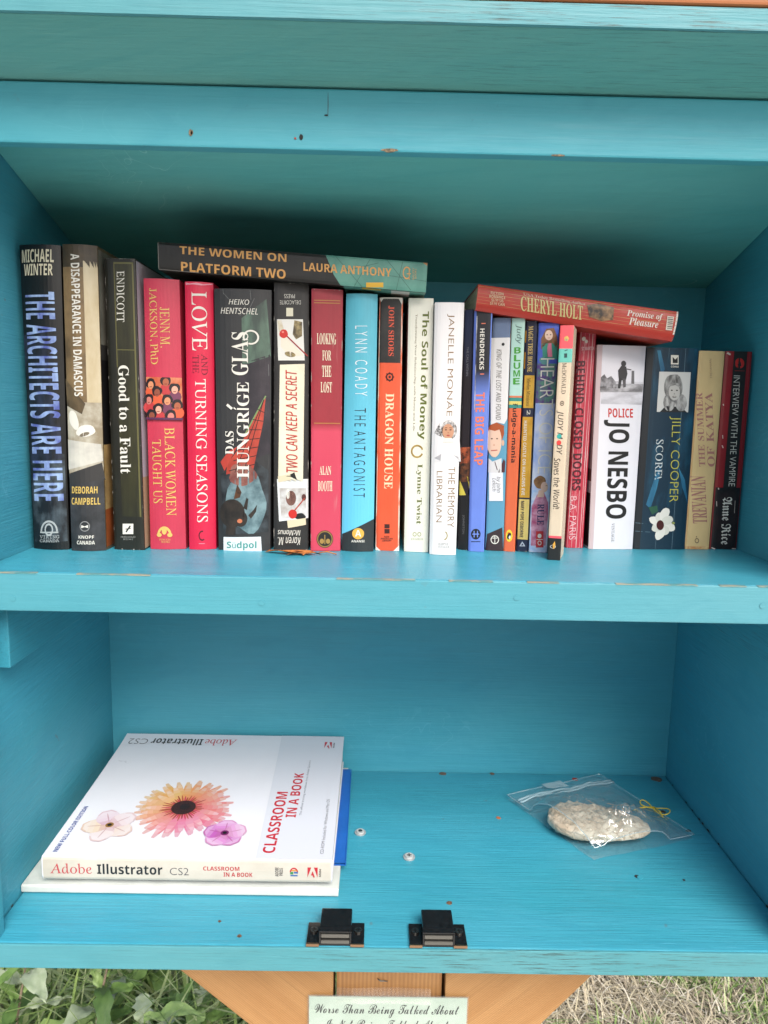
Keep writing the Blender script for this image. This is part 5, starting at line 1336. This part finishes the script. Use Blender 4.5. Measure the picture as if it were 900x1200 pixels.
weedm = [leafmat((.12, .22, .05), (.21, .33, .09), .5), leafmat((.20, .32, .09), (.32, .44, .16), .5), leafmat((.05, .11, .025), (.10, .18, .045), .5)]
stemm = leafmat((.20, .15, .10), (.30, .22, .15), .7)
pale = leafmat((.30, .38, .22), (.44, .50, .34), .5)
def lobed_leaf(mb, o, d, up, L, W, m, rgn, lobes=4):
    """A lobed, slightly folded leaf blade."""
    d = d.normalized(); side = d.cross(up).normalized(); nrm = side.cross(d).normalized()
    n = 14; vs = []; fold = rgn.uniform(.1, .35); droop = rgn.uniform(.15, .6); tw = rgn.uniform(-.3, .3)
    for k in range(n + 1):
        t_ = k / n
        w0 = W * math.sin(math.pi * min(1, t_ ** .8 * .97 + .03)) ** .8 * (1 - .48 * abs(math.sin(t_ * lobes * math.pi)) ** 2 * (1 - t_ * .4)) + W * .02
        c = o + d * L * t_ - Vector((0, 0, 1)) * droop * L * t_ * t_ + nrm * .004 * math.sin(t_ * 9 + tw * 9)
        for q in (-1, -.5, 0, .5, 1):
            vs.append(c + side * w0 * q + nrm * abs(q) * w0 * fold + nrm * .0035 * math.sin(q * 5 + k * 1.3) )
    fs = [(k * 5 + i, k * 5 + i + 1, k * 5 + i + 6, k * 5 + i + 5) for k in range(n) for i in range(4)]
    mb.faces(vs, fs, m, True)
WL = ['leafy weed with broad leaves just below the cabinet at the far left', 'leafy weed beside the sloping lower edge of the left brace', 'leafy weed behind the front weeds, midway under the left of the floor board',
      'tall reddish-stemmed weed among the broad leaves at left', 'low weed growing back behind the others near the left brace', 'leafy weed standing furthest back at the left',
      'leafy weed in front, midway between the left corner and the left brace']
spots = [(-.36, .62, .50), (-.02, .72, .36), (-.2, .86, .40), (-.24, .66, .47), (-.08, .98, .25), (-.42, 1.02, .42), (-.13, .64, .40)]
for k, (x, y, h) in enumerate(spots):
    rgn = random.Random(20 + k)
    pr = root('weed_plant', (x, y, GZ), WL[k], 'weed', 'weeds under the left of the cabinet')
    sb = MB(); lx, ly = rgn.uniform(-.06, .06), rgn.uniform(-.06, .06)
    pth = [Vector((x + lx * q * q, y + ly * q * q, GZ + h * q)) for q in (0, .25, .5, .75, 1)]
    sb.tube(pth, [.0042, .0038, .0032, .0025, .0015], stemm if k in (3, 0) else weedm[k % 3], 7)
    sb.build('stem', pr)
    lb = MB(); nl = 30
    for q in range(nl):
        f = .12 + .88 * (q + .5) / nl; i = min(3, int(f * 4)); o = pth[i].lerp(pth[i + 1], f * 4 - i)
        an = q * 2.4 + rgn.uniform(-.4, .4); L = (.17 * (1 - f * .45)) * rgn.uniform(.7, 1.25) * (h / .42) ** .5
        d = Vector((math.cos(an), math.sin(an), rgn.uniform(.15, .9)))
        lobed_leaf(lb, o, d, Vector((0, 0, 1)), L, L * rgn.uniform(.11, .2), pale if rgn.random() < .2 else weedm[rgn.choice((0, 0, 1, 2))], rgn, rgn.choice((2, 3, 4)))
    lb.build('leaves', pr)
bpy.context.view_layer.update()
